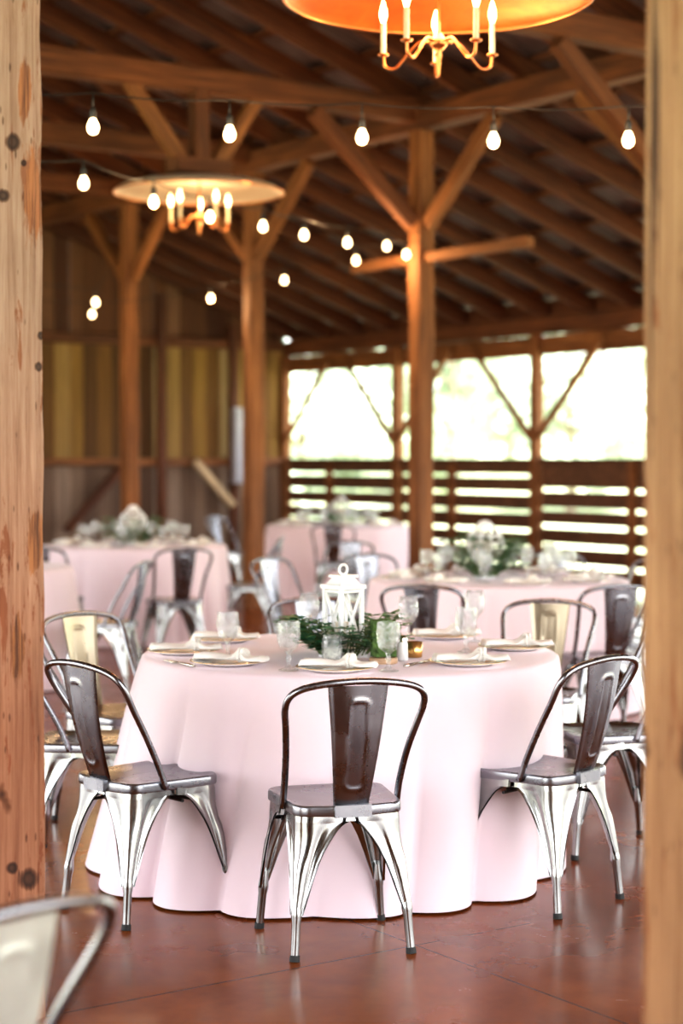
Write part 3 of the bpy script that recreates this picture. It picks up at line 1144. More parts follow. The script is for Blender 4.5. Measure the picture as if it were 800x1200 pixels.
chair_at(122, 11.2, 5, 'metal chair with a pale slat drawn up to the half-hidden table behind the left post', 18)
chair_at(392, 17.6, 4, 'metal chair with a brown slat in front of the rearmost table', -2)
chair_at(275, 19.6, 4, 'metal chair in the shade left of the rearmost table, beside the brown post', 0)
chair_at(392, 13.6, 4, 'metal chair standing in the aisle in front of the brown-slatted chair', 150)
fgc = ground(60, 1600) if False else None
fgc = chair((-0.665, 2.72, 0), (-0.743, 0.669), 'blurred metal chair cut off at the lower left corner, close to the camera')




def swap_mat(ch, mat, parts=('back_slat',)):
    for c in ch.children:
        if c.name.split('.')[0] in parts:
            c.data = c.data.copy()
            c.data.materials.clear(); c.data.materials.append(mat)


M['palesteel'] = steel('pale_rough_steel', (0.56, 0.58, 0.54), 0.5)  # paler, rougher steel for the near chair's slat alone
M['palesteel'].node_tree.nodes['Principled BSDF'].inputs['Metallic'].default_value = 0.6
M['warmreflsteel'] = steel('steel_warm_reflection_tint', (0.32, 0.265, 0.19), 0.34)  # warm wall reflection put into the steel colour of two slats
swap_mat(fgc, M['palesteel'])
swap_mat(tan_a, M['warmreflsteel']); swap_mat(tan_b, M['warmreflsteel'])

# ------------------------------------------------------------------ tableware
def goblet_parts():
    prof = [(0.0, 0.0), (0.034, 0.001), (0.035, 0.004), (0.016, 0.010), (0.008, 0.018), (0.0065, 0.03), (0.010, 0.042), (0.007, 0.052), (0.012, 0.062), (0.03, 0.078), (0.037, 0.098), (0.0395, 0.125), (0.039, 0.150), (0.0375, 0.165),
            (0.0355, 0.165), (0.0365, 0.148), (0.036, 0.125), (0.033, 0.10), (0.026, 0.083), (0.0, 0.074)]
    m_ = MB()
    n = 24
    vs_, fs_ = [], []

    def fn(i, j):
        r_, z = prof[j]
        if 0.075 < z < 0.14 and j < 14: r_ *= 1 + 0.045 * (1 if (i + j) % 2 else -0.4)
        a = 2 * PI * i / n
        return Vector((r_ * math.cos(a), r_ * math.sin(a), z))
    m_.grid(fn, n, len(prof), True)
    return m_


def wine_parts():
    prof = [(0.0, 0.0), (0.033, 0.001), (0.033, 0.003), (0.006, 0.009), (0.004, 0.03), (0.004, 0.085), (0.012, 0.094), (0.032, 0.115), (0.039, 0.14), (0.038, 0.17), (0.033, 0.20), (0.0315, 0.20), (0.0365, 0.17), (0.0372, 0.14), (0.03, 0.117), (0.0, 0.097)]
    m_ = MB(); m_.lathe(prof, 24)
    return m_


def cut_mesh(mb_, name, mat, smooth=True):
    o = mb_.build(name, mat, smooth=smooth)
    return o


TZ = 0.7625
goblet0, wine0, plate0, nap0, fork0 = [None], [None], [None], [None], [None]


def place(store, maker, loc, rz, label, group):
    if store[0] is None:
        o = maker(label)
        store[0] = o
        o.location = loc; o.rotation_euler = (0, 0, rz); o['group'] = group
        return o
    return dup(store[0], loc, rz, label, group)


def mk_goblet(label):
    o = goblet_parts().build('water_goblet', M['glass'], smooth=True); sharp(o, 14)
    return tag(o, label, 'glass')


def mk_wine(label):
    return tag(wine_parts().build('wine_glass', M['glass'], smooth=True), label, 'glass')


def mk_plate(label):
    t = thing('dinner_plate', label, 'plate')
    m_ = MB(); m_.lathe([(0.001, 0.004), (0.06, 0.004), (0.085, 0.006), (0.095, 0.011), (0.132, 0.017), (0.1335, 0.0155), (0.095, 0.007), (0.08, 0.0), (0.001, 0.0)], 40)
    m_.build('dish', M['ceramic'], t, smooth=True)
    m_ = MB(); m_.tube([(0.1325 * math.cos(2 * PI * k / 48), 0.1325 * math.sin(2 * PI * k / 48), 0.0168) for k in range(48)], 0.0012, 6, closed=True)
    m_.build('rim', M['gold'], t, smooth=True)
    return t


def mk_napkin(label):
    """long folded napkin knotted near one end"""
    t = thing('folded_napkin', label, 'napkin')
    m_ = MB()
    nu, nv = 24, 40

    def fn(i, j):
        v = j / (nv - 1); u = i / nu * 2 * PI
        x = -0.13 + 0.26 * v
        knot = math.exp(-((v - 0.62) / 0.09) ** 2)
        w = 0.036 - 0.016 * knot + 0.016 * abs(v - 0.6) + 0.006 * math.sin(9 * v)
        h_ = 0.009 + 0.013 * knot + 0.003 * math.sin(6 * v + 1)
        if j in (0, nv - 1): w *= 0.85; h_ *= 0.4
        y = w * math.cos(u) + 0.012 * math.sin(5 * v)
        z = h_ * (1 + math.sin(u)) * (1 + 0.22 * math.sin(3 * u + 8 * v))
        return Vector((x, y, max(0, z)))
    m_.grid(fn, nu, nv, True)
    m_.f.append(tuple(range(nu))); m_.f.append(tuple((nv - 1) * nu + k for k in range(nu)))
    m_.build('cloth', M['napkin'], t, smooth=True)
    m_ = MB()
    for q in range(2):
        m_.grid(lambda i, j: Vector((0.032 + 0.014 * math.cos(2 * PI * j / 12) * (0.6 + 0.4 * math.cos(2 * PI * i / 14)) + q * 0.012,
                                     0.026 * math.cos(2 * PI * i / 14), 0.020 + 0.020 * math.sin(2 * PI * i / 14) + 0.006 * math.sin(2 * PI * j / 12))), 14, 13, True)
    m_.build('knot', M['napkin'], t, smooth=True)
    return t


def mk_fork(label):
    t = thing('table_fork', label, 'fork')
    m_ = MB()
    m_.tube([(0, -0.095, 0.002), (0, -0.05, 0.003), (0, 0.0, 0.005), (0, 0.03, 0.004)], [0.006, 0.005, 0.0025, 0.003], 8)
    m_.build('handle', M['cutlery'], t, smooth=True)
    m_ = MB()
    m_.box((0, 0.042, 0.004), (0.022, 0.026, 0.003))
    for k in range(4):
        m_.box((-0.009 + 0.006 * k, 0.075, 0.005), (0.003, 0.045, 0.002))
    m_.build('tines', M['cutlery'], t)
    return t


tname = {1: 'the front table', 2: 'the globe lantern table', 3: 'the left rear table', 4: 'the rearmost table', 5: 'the half-hidden left table'}


def seat_name(k):
    return ['near', 'near right', 'right', 'far right', 'far', 'far left', 'left', 'near left'][k % 8]


def settings(tb, off, which, wine=True, plates=True):
    c = TABLES[tb]
    for k in which:
        th = math.radians(-90 + 45 * k + off)
        rad = Vector((math.cos(th), math.sin(th), 0)); tan = Vector((-rad.y, rad.x, 0))
        tn, sn = tname[tb], seat_name(k)
        jit = (rnd.random() - .5) * 0.03
        p = c + rad * 0.58 + tan * jit + Vector((0, 0, TZ))
        if plates:
            place(plate0, mk_plate, p, 0, 'gold-rimmed white plate at the %s place of %s' % (sn, tn), 'dinner plates')
            place(nap0, mk_napkin, p + Vector((0, 0, 0.0155)), th + PI / 2 + (rnd.random() - .5) * 0.9 + (PI if k % 2 else 0), 'cream knotted napkin on the plate at the %s place of %s' % (sn, tn), 'napkins on plates')
            if tb == 1:
                place(fork0, mk_fork, c + rad * 0.60 + tan * -0.17 + Vector((0, 0, TZ)), th + PI / 2, 'fork beside the plate at the %s place of %s' % (sn, tn), 'forks beside plates')
        g = c + rad * 0.40 + tan * (0.15 + jit) + Vector((0, 0, TZ))
        place(goblet0, mk_goblet, g, rnd.random() * 6, 'cut glass water goblet at the %s place of %s' % (sn, tn), 'water goblets')
        if wine:
            g = c + rad * 0.33 + tan * (0.07 + jit) + Vector((0, 0, TZ))
            place(wine0, mk_wine, g, rnd.random() * 6, 'clear stemmed wine glass at the %s place of %s' % (sn, tn), 'wine glasses')


# front table: stand each glass where the photograph shows it
def tpos(px, py, z=TZ):
    return ground(px, py, z)


T1G = [(267, 772, 'g', 'at the left rear beside the napkins'), (338, 786, 'g', 'in front of the greenery left of the lantern'), (362, 758, 'w', 'left of the lantern, behind the greenery'),
       (455, 787, 'g', 'in front of the mossy block'), (478, 762, 'w', 'behind the amber votive'), (546, 765, 'g', 'front one of the pair at the right'), (556, 752, 'w', 'rear one of the pair at the right')]
for (px, py, kind, lab) in T1G:
    p = tpos(px, py)
    if kind == 'g': place(goblet0, mk_goblet, p, rnd.random() * 6, 'cut glass goblet on the front table, ' + lab, 'water goblets')
    else: place(wine0, mk_wine, p, rnd.random() * 6, 'clear wine glass on the front table, ' + lab, 'wine glasses')
T1P = [(212, 766, 10, 'at the left end'), (268, 779, -20, 'at the left front'), (548, 779, 5, 'at the right front'), (612, 761, 8, 'at the right end'), (392, 788, -10, 'at the front, behind the square-on chair'),
       (520, 748, 10, 'at the right rear'), (262, 752, 0, 'at the left rear')]
for (px, py, rzd, lab) in T1P:
    p = tpos(px, py)
    d = p - TABLES[1]; d.z = 0
    if d.length > 0.61: p = TABLES[1] + d.normalized() * 0.61 + Vector((0, 0, TZ))
    place(plate0, mk_plate, p, 0, 'gold-rimmed white plate on the front table, ' + lab, 'dinner plates')
    place(nap0, mk_napkin, p + Vector((0.01, 0, 0.0155)), math.radians(rzd), 'cream knotted napkin on the front table plate ' + lab, 'napkins on plates')
    if lab in ('at the left front', 'at the right front'):
        q = p + (Vector((-0.17, 0.02, 0)))
        place(fork0, mk_fork, q, math.radians(35 if 'left' in lab else -30), 'fork lying left of the plate on the front table, ' + lab, 'forks beside plates')
settings(2, 10, [0, 1, 2, 3, 4, 5, 6, 7])
settings(3, 20, [0, 1, 2, 3, 4, 5, 6, 7])
settings(4, 5, [0, 1, 2, 3, 4, 5, 6, 7])


# ------------------------------------------------------------------ centrepieces
def box_lantern(loc, rz, label, hgt=0.22, w=0.105):
    t = thing('candle_lantern', label, 'lantern', loc, rz)
    m_ = MB(); m_.box((0, 0, 0.012), (w + 0.018, w + 0.018, 0.024)); m_.build('base', M['whitepaint'], t)
    m_ = MB()
    q = w / 2 - 0.006
    for sx in (1, -1):
        for sy in (1, -1):
            m_.box((sx * q, sy * q, 0.024 + hgt / 2), (0.013, 0.013, hgt))
    m_.build('corner_frame', M['whitepaint'], t)
    for k in range(4):
        R_ = Matrix.Rotation(k * PI / 2, 4, 'Z')
        m_ = MB()
        for s_ in (1, -1):
            pts = [R_ @ Vector((s_ * q, -q, 0.03)), R_ @ Vector((-s_ * q, -q, 0.024 + hgt))]
            m_.tube(pts, 0.0045, 6)
        for z in (0.03, 0.024 + hgt - 0.008):
            m_.tube([R_ @ Vector((q, -q, z)), R_ @ Vector((-q, -q, z))], 0.006, 6)
        m_.build('cross_bars', M['whitepaint'], t)
    zt = 0.024 + hgt
    m_ = MB(); m_.box((0, 0, zt + 0.008), (w + 0.012, w + 0.012, 0.014)); m_.build('top_plate', M['whitepaint'], t)
    m_ = MB()
    h2 = w / 2 - 0.008
    m_.add([(-h2, -h2, zt + .016), (h2, -h2, zt + .016), (h2, h2, zt + .016), (-h2, h2, zt + .016)] + [(x * 0.62, y * 0.62, zt + 0.04) for x, y in ((-h2, -h2), (h2, -h2), (h2, h2), (-h2, h2))],
           [(0, 1, 5, 4), (1, 2, 6, 5), (2, 3, 7, 6), (3, 0, 4, 7), (4, 5, 6, 7)])
    m_.box((0, 0, zt + 0.045), (h2 * 1.7, h2 * 1.7, 0.009))
    m_.build('roof', M['whitepaint'], t)
    m_ = MB()
    m_.tube([(0.018 * math.sin(2 * PI * k / 20), 0, zt + 0.068 + 0.018 * math.cos(2 * PI * k / 20)) for k in range(20)], 0.005, 6, closed=True)
    m_.build('ring', M['whitepaint'], t, smooth=True)
    m_ = MB(); m_.lathe([(0.001, 0.024), (0.03, 0.024), (0.03, 0.12), (0.027, 0.124), (0.001, 0.12)], 20); m_.build('candle', M['wax'], t, smooth=True)
    return t


def globe_lantern(loc, label, s=1.0):
    """ovoid white wire lantern on a short stem"""
    t = thing('candle_lantern', label, 'lantern', loc)
    m_ = MB(); m_.lathe([(0.001, 0), (0.06 * s, 0), (0.06 * s, 0.01 * s), (0.03 * s, 0.02 * s), (0.025 * s, 0.08 * s), (0.05 * s, 0.10 * s), (0.001, 0.10 * s)], 20); m_.build('base', M['whitepaint'], t, smooth=True)
    for k in range(10):
        a = 2 * PI * k / 10
        pts = []
        for j in range(13):
            v = j / 12
            r_ = (0.046 + 0.064 * math.sin(PI * v) ** 0.8 - 0.014 * v ** 4) * s
            pts.append((r_ * math.cos(a), r_ * math.sin(a), (0.10 + 0.21 * v) * s))
        m_ = MB(); m_.tube(pts, 0.006 * s, 6); m_.build('rib', M['whitepaint'], t, smooth=True)
    m_ = MB(); m_.lathe([(0.05 * s, 0.30 * s), (0.048 * s, 0.315 * s), (0.032 * s, 0.335 * s), (0.012 * s, 0.343 * s), (0.001, 0.345 * s)], 20); m_.build('cap', M['whitepaint'], t, smooth=True)
    for z, r_ in ((0.16, 0.104), (0.205, 0.11), (0.25, 0.105)):
        m_ = MB(); m_.tube([(r_ * s * math.cos(2 * PI * k / 28), r_ * s * math.sin(2 * PI * k / 28), z * s) for k in range(28)], 0.005 * s, 6, closed=True); m_.build('hoop', M['whitepaint'], t, smooth=True)
    m_ = MB(); m_.lathe([(0.001, 0.10 * s), (0.04 * s, 0.10 * s), (0.04 * s, 0.22 * s), (0.001, 0.22 * s)], 20); m_.build('candle', M['wax'], t, smooth=True)
    return t


def greenery(loc, label, rin, rout, n, seed, pale=0.25, hgt=0.1):
    t = thing('greenery_garland', label, 'greenery', loc)
    r = random.Random(seed)
    mA, mB_, mS = MB(), MB(), MB()
    for k in range(n):
        a = r.random() * 2 * PI
        p0 = Vector((rin * math.cos(a), rin * math.sin(a), 0.012))
        ln = (rout - rin) * (0.6 + 0.6 * r.random())
        a2 = a + (r.random() - .5) * 1.6
        up = hgt * (0.3 + r.random())
        pts = [p0 + Vector((math.cos(a2) * ln * v, math.sin(a2) * ln * v, up * math.sin(v * 2.0))) for v in (0, .33, .66, 1.0)]
        pts = [Vector((p.x, p.y, max(0.006, p.z))) for p in pts]
        mS.tube(pts, 0.0022, 4)
        tgt = mB_ if r.random() < pale else mA
        for q in range(9):
            v = 0.15 + 0.85 * q / 8
            i = min(2, int(v * 3)); f = v * 3 - i
            c = pts[i].lerp(pts[i + 1], f)
            d = Vector((math.cos(a2 + (1 if q % 2 else -1) * (0.7 + r.random() * .5)), math.sin(a2 + (1 if q % 2 else -1) * (0.7 + r.random() * .5)), 0.35 * (r.random() - 0.2))).normalized()
            L_ = 0.036 + 0.022 * r.random(); w_ = L_ * 0.30
            side = d.cross(Vector((0.3 * (r.random() - .5), 0.3 * (r.random() - .5), 1))).normalized()
            nn = side.cross(d) * 0.003
            vs = [c, c + d * L_ * .35 + side * w_ + nn, c + d * L_ * .75 + side * w_ * .7, c + d * L_, c + d * L_ * .75 - side * w_ * .7, c + d * L_ * .35 - side * w_ + nn]
            vs = [Vector((p.x, p.y, max(0.003, p.z))) for p in vs]
            tgt.add(vs, [(0, 1, 2, 3), (0, 3, 4, 5)])
    mA.build('leaves', M['leaf'], t, fix=False)
    if mB_.v: mB_.build('pale_leaves', M['leafpale'], t, fix=False)
    mS.build('stems', M['stem'], t)
    return t


C1 = TABLES[1]
lc = tpos(402, 771) + Vector((0, 0.03, 0))
box_lantern(lc, math.radians(38), 'white box lantern with crossed side bars and a top ring on the front table')
greenery(lc, 'green leafy garland around the foot of the white box lantern', 0.085, 0.225, 95, 3, 0.08, 0.11)
# moss block on a slice of wood
mp = tpos(449, 777)
t = thing('moss_block', 'square mossy green block on a pale wood slice, right of the box lantern', 'ornament', mp, 0.15)
m_ = MB()
g = 9
r_ = random.Random(4)
ico = []
m_.lathe([(0.001, 0), (0.048, 0), (0.05, 0.006), (0.05, 0.016), (0.047, 0.02), (0.001, 0.02)], 24); m_.build('wood_slice', M['slice'], t)
m_ = MB()
import bmesh as _bm
b_ = _bm.new()
_bm.ops.create_cube(b_, size=1.0)
_bm.ops.subdivide_edges(b_, edges=b_.edges[:], cuts=9, use_grid_fill=True)
for v in b_.verts:
    p = Vector((v.co.x * 0.082, v.co.y * 0.05, v.co.z * 0.125))
    q = mnoise.noise(p * 70) * 0.006 + mnoise.noise(p * 200) * 0.004
    n_ = Vector((v.co.x, v.co.y, v.co.z)).normalized()
    v.co = p + n_ * q + Vector((0, 0, 0.02 + 0.066))
me = bpy.data.meshes.new('moss'); b_.to_mesh(me); b_.free(); me.materials.append(M['moss'])
o = bpy.data.objects.new('moss', me); COL.objects.link(o); o.parent = t
# small jar with a napkin / candle in front of the lantern
jp = tpos(390, 783) + Vector((0, 0.0, 0.0))
t = thing('glass_jar', 'small square glass jar with a white candle in front of the box lantern', 'jar', tpos(389, 777), 0.1)
m_ = MB(); m_.lathe([(0.001, 0), (0.034, 0), (0.036, 0.004), (0.036, 0.085), (0.030, 0.095), (0.032, 0.10), (0.029, 0.10), (0.027, 0.094), (0.033, 0.083), (0.033, 0.006), (0.001, 0.005)], 28); m_.build('jar_body', M['glass'], t, smooth=True)
m_ = MB(); m_.lathe([(0.001, 0.006), (0.03, 0.006), (0.03, 0.05), (0.001, 0.052)], 24); m_.build('candle', M['wax'], t, smooth=True)
# amber votive and salt shaker
t = thing('votive_cup', 'small amber metal votive cup right of the mossy block', 'candle holder', tpos(484, 770))
m_ = MB(); m_.lathe([(0.001, 0), (0.03, 0), (0.032, 0.003), (0.034, 0.055), (0.031, 0.055), (0.029, 0.006), (0.001, 0.005)], 24); m_.build('cup', M['amber'], t, smooth=True)
m_ = MB(); m_.lathe([(0.001, 0.006), (0.026, 0.006), (0.026, 0.035), (0.001, 0.036)], 20); m_.build('wax', M['wax'], t, smooth=True)
t = thing('salt_shaker', 'white salt shaker with a metal cap between the goblet and the amber votive', 'shaker', tpos(471, 774))
m_ = MB(); m_.lathe([(0.001, 0), (0.02, 0), (0.022, 0.004), (0.019, 0.06), (0.017, 0.066), (0.001, 0.066)], 20); m_.build('body', M['ceramic'], t, smooth=True)
m_ = MB(); m_.lathe([(0.0175, 0.066), (0.018, 0.078), (0.012, 0.088), (0.001, 0.09)], 20); m_.build('cap', M['cutlery'], t, smooth=True)
# other tables
C2 = TABLES[2]
g2p = tpos(569, 690) if False else Vector((x_at(568, C2.y + 0.02, 0.8), C2.y + 0.02, TZ))
globe_lantern(g2p, 'white globe lantern on a short stem, in greenery on the table behind the front table', 1.0)
greenery(g2p, 'green garland around the white globe lantern', 0.07, 0.26, 85, 5, 0.1, 0.2)
C3 = TABLES[3]
p = C3 + Vector((0, 0, TZ)); globe_lantern(p, 'white rounded lantern in the middle of the left rear table', 0.95)
greenery(p, 'green garland around the lantern of the left rear table', 0.08, 0.28, 60, 6, 0.15, 0.18)
C4 = TABLES[4]
p = C4 + Vector((0.03, 0, TZ)); globe_lantern(p, 'white rounded lantern in the middle of the rearmost table', 0.9)
greenery(p, 'green garland around the lantern of the rearmost table', 0.08, 0.24, 40, 8, 0.3, 0.14)


# ------------------------------------------------------------------ chandeliers
def chandelier(c, R, label, discmat, armr, rod_top, phase, zdrop, dome, armmat):
    """c = centre of the rim plane of the shade"""
    t = thing('chandelier', label, 'chandelier', c)
    m_ = MB()
    prof = [(R * 0.02, dome), (R * 0.3, dome * 0.98), (R * 0.55, dome * 0.88), (R * 0.8, dome * 0.62), (R * 0.93, dome * 0.3), (R, 0.0), (R * 1.004, -0.004), (R * 1.006, 0.008), (R * 0.935, dome * 0.3 + 0.012), (R * 0.8, dome * 0.62 + 0.014), (R * 0.5, dome * 0.9 + 0.014), (R * 0.02, dome + 0.014)]
    m_.lathe(prof, 64)
    m_.build('shade', discmat, t, smooth=True)
    m_ = MB(); m_.tube([(R * 1.003 * math.cos(2 * PI * k / 64), R * 1.003 * math.sin(2 * PI * k / 64), 0) for k in range(64)], 0.008, 8, closed=True)
    m_.build('shade_rim', armmat, t, smooth=True)
    zh = -zdrop
    m_ = MB(); m_.tube([(0, 0, rod_top), (0, 0, zh)], 0.007, 8); m_.build('rod', armmat, t)
    m_ = MB(); m_.lathe([(0.001, zh + 0.05), (0.012, zh + 0.045), (0.03, zh + 0.02), (0.045, zh + 0.008), (0.03, zh - 0.01), (0.012, zh - 0.03), (0.018, zh - 0.045), (0.010, zh - 0.06), (0.006, zh - 0.12), (0.001, zh - 0.13)], 20)
    m_.build('hub', armmat, t, smooth=True)
    for k in range(5):
        a = phase + 2 * PI * k / 5
        d = Vector((math.cos(a), math.sin(a), 0))
        pts = [Vector((0, 0, zh + 0.01)) + d * 0.03, Vector((0, 0, zh + 0.012)) + d * armr * 0.35, Vector((0, 0, zh - 0.03)) + d * armr * 0.55, Vector((0, 0, zh - 0.085)) + d * armr * 0.78, Vector((0, 0, zh - 0.075)) + d * armr * 0.96, Vector((0, 0, zh - 0.03)) + d * armr * 1.0]
        m_ = MB(); m_.tube(crom(pts, 8), 0.0065, 8)
        m_.lathe([(0.001, zh - 0.035), (0.022, zh - 0.03), (0.026, zh - 0.024), (0.001, zh - 0.022)], 16, d * armr)
        ar = m_.build('arm', armmat, t, smooth=True)
        m_ = MB(); m_.lathe([(0.0115, zh - 0.022), (0.0115, zh + 0.10), (0.009, zh + 0.104), (0.001, zh + 0.104)], 14, d * armr)
        cd = m_.build('candle', M['candle'], ar, smooth=True)
        m_ = MB(); m_.lathe([(0.001, zh + 0.10), (0.008, zh + 0.104), (0.0165, zh + 0.135), (0.015, zh + 0.155), (0.006, zh + 0.19), (0.001, zh + 0.20)], 14, d * armr)
        m_.build('bulb', M['flame'], ar, smooth=True)
    return t


c2 = at_y(234, 226, hub2.y - 0.0)
c2.x = hub2.x; c2.y = hub2.y
R2 = 98.0 / FPX * hub2.y
chandelier(c2, R2, 'chandelier under a pale round tin shade, hung from the struts of the cross beam', M['discpale'], R2 * 0.36, hub2.z - 0.05 - c2.z, 0.35, 0.20, 0.085, M['copper'])
Yc1 = 7.4
R1 = 180.0 / FPX * Yc1
c1 = at_y(514, -4, Yc1)
rb = ab(c1)[1]
chandelier(c1, R1, 'chandelier under a glowing copper round shade at the top of the picture', M['disccopper'], 0.237, roof_z(rb) + 0.05 - c1.z, PI / 2, 0.195, 0.10, M['copper'])


def lamp_point(loc, power, col, rad=0.05):
    ld = bpy.data.lights.new('lamp_glow', 'POINT')
    ld.energy = power; ld.color = col; ld.shadow_soft_size = rad
    o = bpy.data.objects.new('lamp_glow', ld); COL.objects.link(o); o.location = loc
    return o


WARM = (1.0, 0.64, 0.33)
lamp_point(c1 + Vector((0, 0, -0.10)), 20, WARM, 0.2)
lamp_point(c2 + Vector((0, 0, -0.10)), 12, WARM, 0.2)


# ------------------------------------------------------------------ string lights
def strand(label, bulbs, ext0, ext1, drop=0.12):
    """bulbs: (px, py, Y)"""
    pos = [at_y(*b_) for b_ in bulbs]
    t = thing('string_lights', label, 'string lights', pos[0] + Vector((0, 0, drop)))
    o0 = pos[0] + Vector((0, 0, drop))
    tops = [p + Vector((0, 0, drop)) for p in pos]
    e0 = at_y(*ext0) if ext0 else None
    e1 = at_y(*ext1) if ext1 else None
    chain = ([e0] if e0 else []) + tops + ([e1] if e1 else [])
    pts = []
    for i in range(len(chain) - 1):
        p, q = chain[i], chain[i + 1]
        for k in range(6):
            v = k / 6
            pts.append(p.lerp(q, v) - Vector((0, 0, 0.025 * math.sin(PI * v) * (p - q).length)) - o0)
    pts.append(chain[-1] - o0)
    m_ = MB(); m_.tube(pts, 0.0032, 6); m_.build('cable', M['wire'], t, smooth=True)
    for p in pos:
        q = p - o0
        m_ = MB()
        m_.tube([q + Vector((0, 0, drop)), q + Vector((0, 0, 0.075))], 0.004, 6)
        m_.lathe([(0.001, 0.085), (0.012, 0.083), (0.015, 0.07), (0.015, 0.038), (0.012, 0.034)], 12, q)
        so = m_.build('socket', M['socket'], t, smooth=True)
        m_ = MB(); m_.lathe([(0.011, 0.036), (0.017, 0.024), (0.0255, 0.004), (0.0265, -0.012), (0.021, -0.028), (0.010, -0.036), (0.001, -0.038)], 16, q)
        m_.build('bulb', M['bulb'], so, smooth=True)
    return t


strand('nearest string of round bulbs, hung level across the upper picture', [(109, 148, 8.2), (269, 156, 8.2), (424, 160, 8.2), (578, 164, 8.2), (736, 163, 8.2)], (-60, 105, 8.2), (900, 118, 8.2), 0.15)
strand('second string of bulbs passing under the pale chandelier and receding to the forked post', [(98, 214, 9.6), (180, 236, 10.6), (246, 254, 11.5), (308, 265, 12.2), (356, 275, 13.0), (407, 284, 13.8), (453, 288, 14.6)], (-20, 180, 8.8), (490, 270, 15.2))
strand('third string of bulbs sagging from the forked post toward the board wall', [(476, 298, 15.0), (417, 305, 15.6), (333, 328, 16.8), (247, 349, 17.8), (108, 368, 18.8)], (492, 285, 15.15), (20, 345, 19.5))
strand('short string with one bulb showing above the lowest bulb by the board wall', [(112, 354, 16.5)], (140, 300, 17.0), (-20, 320, 16.0))
for (px, py, Y, pw) in ((180, 236, 10.6, 14), (380, 275, 13.4, 22), (440, 300, 15.2, 22), (247, 349, 17.8, 20), (112, 358, 18.0, 18), (269, 156, 8.2, 12), (578, 164, 8.2, 14), (736, 163, 8.2, 10)):
    lamp_point(at_y(px, py, Y) + Vector((0, 0, -0.06)), pw, WARM, 0.06)

# ------------------------------------------------------------------ trees outside
def tree_meshes(seed, hgt, rad):
    r = random.Random(seed)
    crown, trunk = MB(), MB()
    trunk.tube([(0, 0, -0.6), (0.05, 0, hgt * 0.3), (0.0, 0.1, hgt * 0.6), (0.1, 0, hgt * 0.85)], [0.2, 0.16, 0.1, 0.04], 8)
    for k in range(7):
        a = r.random() * 6.28
        z = hgt * (0.3 + 0.4 * r.random())
        trunk.tube([(0, 0, z), (math.cos(a) * rad * .4, math.sin(a) * rad * .4, z + rad * .3), (math.cos(a) * rad * .8, math.sin(a) * rad * .8, z + rad * .5)], [0.08, 0.05, 0.02], 6)
    blobs = []
    for k in range(26):
        a = r.random() * 6.28; v = r.random()
        rr = rad * (0.35 + 0.6 * math.sin(PI * (0.15 + 0.8 * v))) * (0.4 + 0.6 * r.random())
        blobs.append(Vector((math.cos(a) * rr, math.sin(a) * rr, hgt * (0.18 + 0.8 * v))))
    for bc in blobs:
        for q in range(110):
            d = Vector((r.gauss(0, 1), r.gauss(0, 1), r.gauss(0, 1))).normalized() * rad * 0.38 * r.random() ** 0.4
            c = bc + d
            u = Vector((r.gauss(0, 1), r.gauss(0, 1), r.gauss(0, 1))).normalized()
            w = u.orthogonal().normalized()
            s_ = 0.16 + 0.1 * r.random()
            crown.add([c - u * s_, c + w * s_ * .5, c + u * s_, c - w * s_ * .5], [(0, 1, 2, 3)])
    return crown, trunk


def tree_leaf(name, col):
    m, nt, b = mat_new(name)
    n = noise_tex(nt, coords(nt), 1.2, 4)
    nt.links.new(ramp(nt, n, [(0.3, tuple(x * 0.85 for x in col)), (0.7, tuple(min(1, x * 1.15) for x in col))]), b.inputs['Base Color'])
    setp(b, Roughness=0.7)
    return m


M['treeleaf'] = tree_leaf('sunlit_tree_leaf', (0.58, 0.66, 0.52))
M['bark'] = plain('tree_bark', (0.3, 0.24, 0.18), 0.9)
tree0 = []
spots = [(352, 41, 1.0, 'behind the leftmost opening'), (402, 51, 1.1, 'in the middle of the leftmost opening'), (447, 61, 1.1, 'beside the slim post of the leftmost opening'),
         (530, 44, 0.95, 'seen in the opening just right of the forked post'), (596, 55, 1.1, 'seen left of the slim dividing post'), (668, 41, 0.9, 'seen right of the slim dividing post'), (722, 51, 1.0, 'seen next to the blurred right post')]
for k, (px, Y, s, lab) in enumerate(spots):
    x = (px - 400) / FPX * Y
    a_, b__ = ab(Vector((x, Y, 0)))
    z = -0.22 + min(max(0, b__ - B_WALL - 10) * 0.10, 9)
    label = 'pale sunlit blurred tree outside, ' + lab
    if not tree0:
        t = thing('tree', label, 'tree', (x, Y, z), 0, 'trees outside')
        cr, tr = tree_meshes(2, 6.5, 2.4)
        cr.build('crown', M['treeleaf'], t, fix=False); tr.build('trunk', M['bark'], t)
        tree0.append(t)
    else:
        t = dup(tree0[0], (x, Y, z), k * 1.3, label)
    t.scale = (s * 0.85,) * 3

# ------------------------------------------------------------------ daylight
w = bpy.data.worlds.new('sky'); scene.world = w
w.use_nodes = True
nt = w.node_tree
bg = nt.nodes['Background']
tc = nt.nodes.new('ShaderNodeTexCoord')
sx = nt.nodes.new('ShaderNodeSeparateXYZ'); nt.links.new(tc.outputs['Generated'], sx.inputs[0])
skyc = ramp(nt, sx.outputs[2], [(0.0, (1.0, 0.99, 0.97)), (0.25, (0.93, 0.97, 1.0)), (1.0, (0.72, 0.85, 1.0))])
nt.links.new(skyc, bg.inputs['Color'])
bg.inputs['Strength'].default_value = 4.5

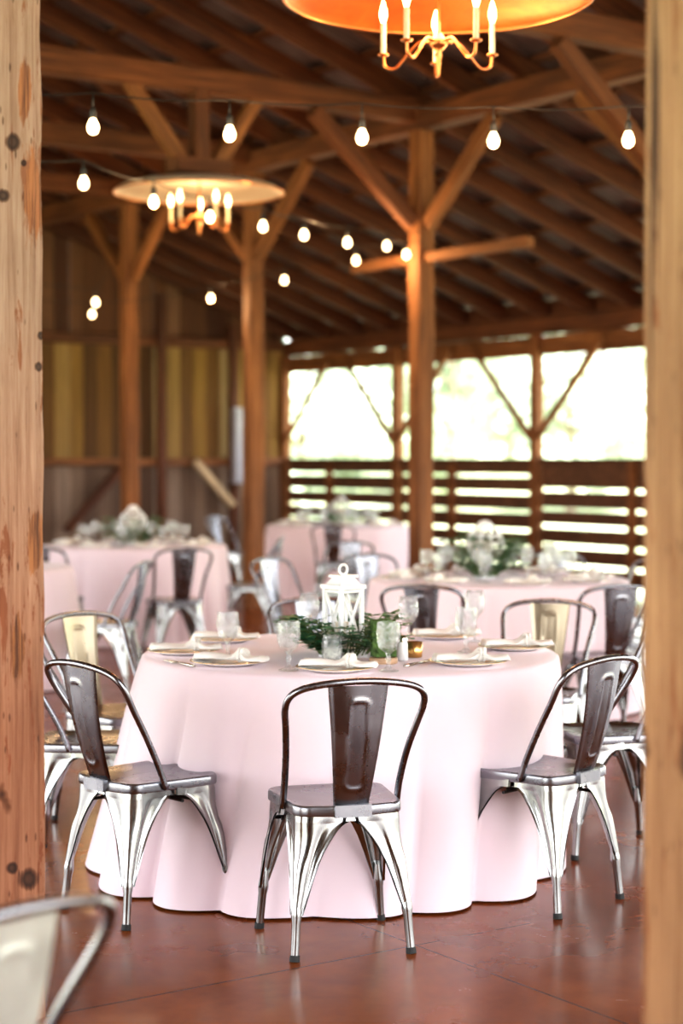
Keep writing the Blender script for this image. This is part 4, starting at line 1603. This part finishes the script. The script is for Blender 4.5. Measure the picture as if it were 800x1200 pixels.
sd = bpy.data.lights.new('sun', 'SUN'); sd.energy = 15.0; sd.angle = math.radians(2); sd.color = (1.0, 0.95, 0.86)
so = bpy.data.objects.new('sun', sd); COL.objects.link(so)
d = (AV * 0.85 + BV * 0.5).normalized() * math.cos(math.radians(55)) + Vector((0, 0, -math.sin(math.radians(55))))
so.rotation_euler = d.to_track_quat('-Z', 'Y').to_euler()


def area(loc, look, sx_, sy_, power, col=(1, 1, 1), portal=False):
    ld = bpy.data.lights.new('daylight', 'AREA')
    ld.shape = 'RECTANGLE'; ld.size = sx_; ld.size_y = sy_; ld.energy = power; ld.color = col
    if portal: ld.cycles.is_portal = True
    o = bpy.data.objects.new('daylight', ld); COL.objects.link(o)
    o.location = loc
    dv = Vector(look) - Vector(loc)
    o.rotation_euler = dv.to_track_quat('-Z', 'Z').to_euler()
    return o


# portals that guide the sky light through the barn's openings
A_OPEN, B_OPEN = 0.4, 1.0
area(W((A_OPEN + A_G) / 2, B_LEFT, 1.4), W((A_OPEN + A_G) / 2, 0, 1.4), A_G - A_OPEN, 2.8, 1, portal=True)
area(W(A_MIN, (B_OPEN + B_WALL) / 2, 2.3), W(5, (B_OPEN + B_WALL) / 2, 2.3), B_WALL - B_OPEN, 4.6, 1, portal=True)
area(W((A_MIN + A_G) / 2, B_WALL + 0.2, 1.4), W((A_MIN + A_G) / 2, 0, 1.4), A_G - A_MIN, 2.7, 1, portal=True)

# ------------------------------------------------------------------ camera
cd = bpy.data.cameras.new('camera')
cam = bpy.data.objects.new('camera', cd); COL.objects.link(cam)
cam.location = CAM
cam.rotation_euler = (math.radians(90) - PITCH, 0, 0)
cd.sensor_fit = 'HORIZONTAL'; cd.sensor_width = 36.0
cd.lens = FPX / 800 * 36
cd.clip_start = 0.05; cd.clip_end = 300
cd.dof.use_dof = True
cd.dof.focus_distance = 5.45
cd.dof.aperture_fstop = cd.lens / 34.0
scene.camera = cam

scene.view_settings.view_transform = 'Standard'
scene.view_settings.look = 'Medium High Contrast'
scene.view_settings.exposure = 0.44
scene.view_settings.gamma = 1.0
scene.cycles.max_bounces = 8
scene.cycles.diffuse_bounces = 4
scene.cycles.glossy_bounces = 4
scene.cycles.transmission_bounces = 8
scene.cycles.sample_clamp_indirect = 6
scene.cycles.caustics_reflective = False
scene.cycles.caustics_refractive = False
scene.cycles.use_denoising = True
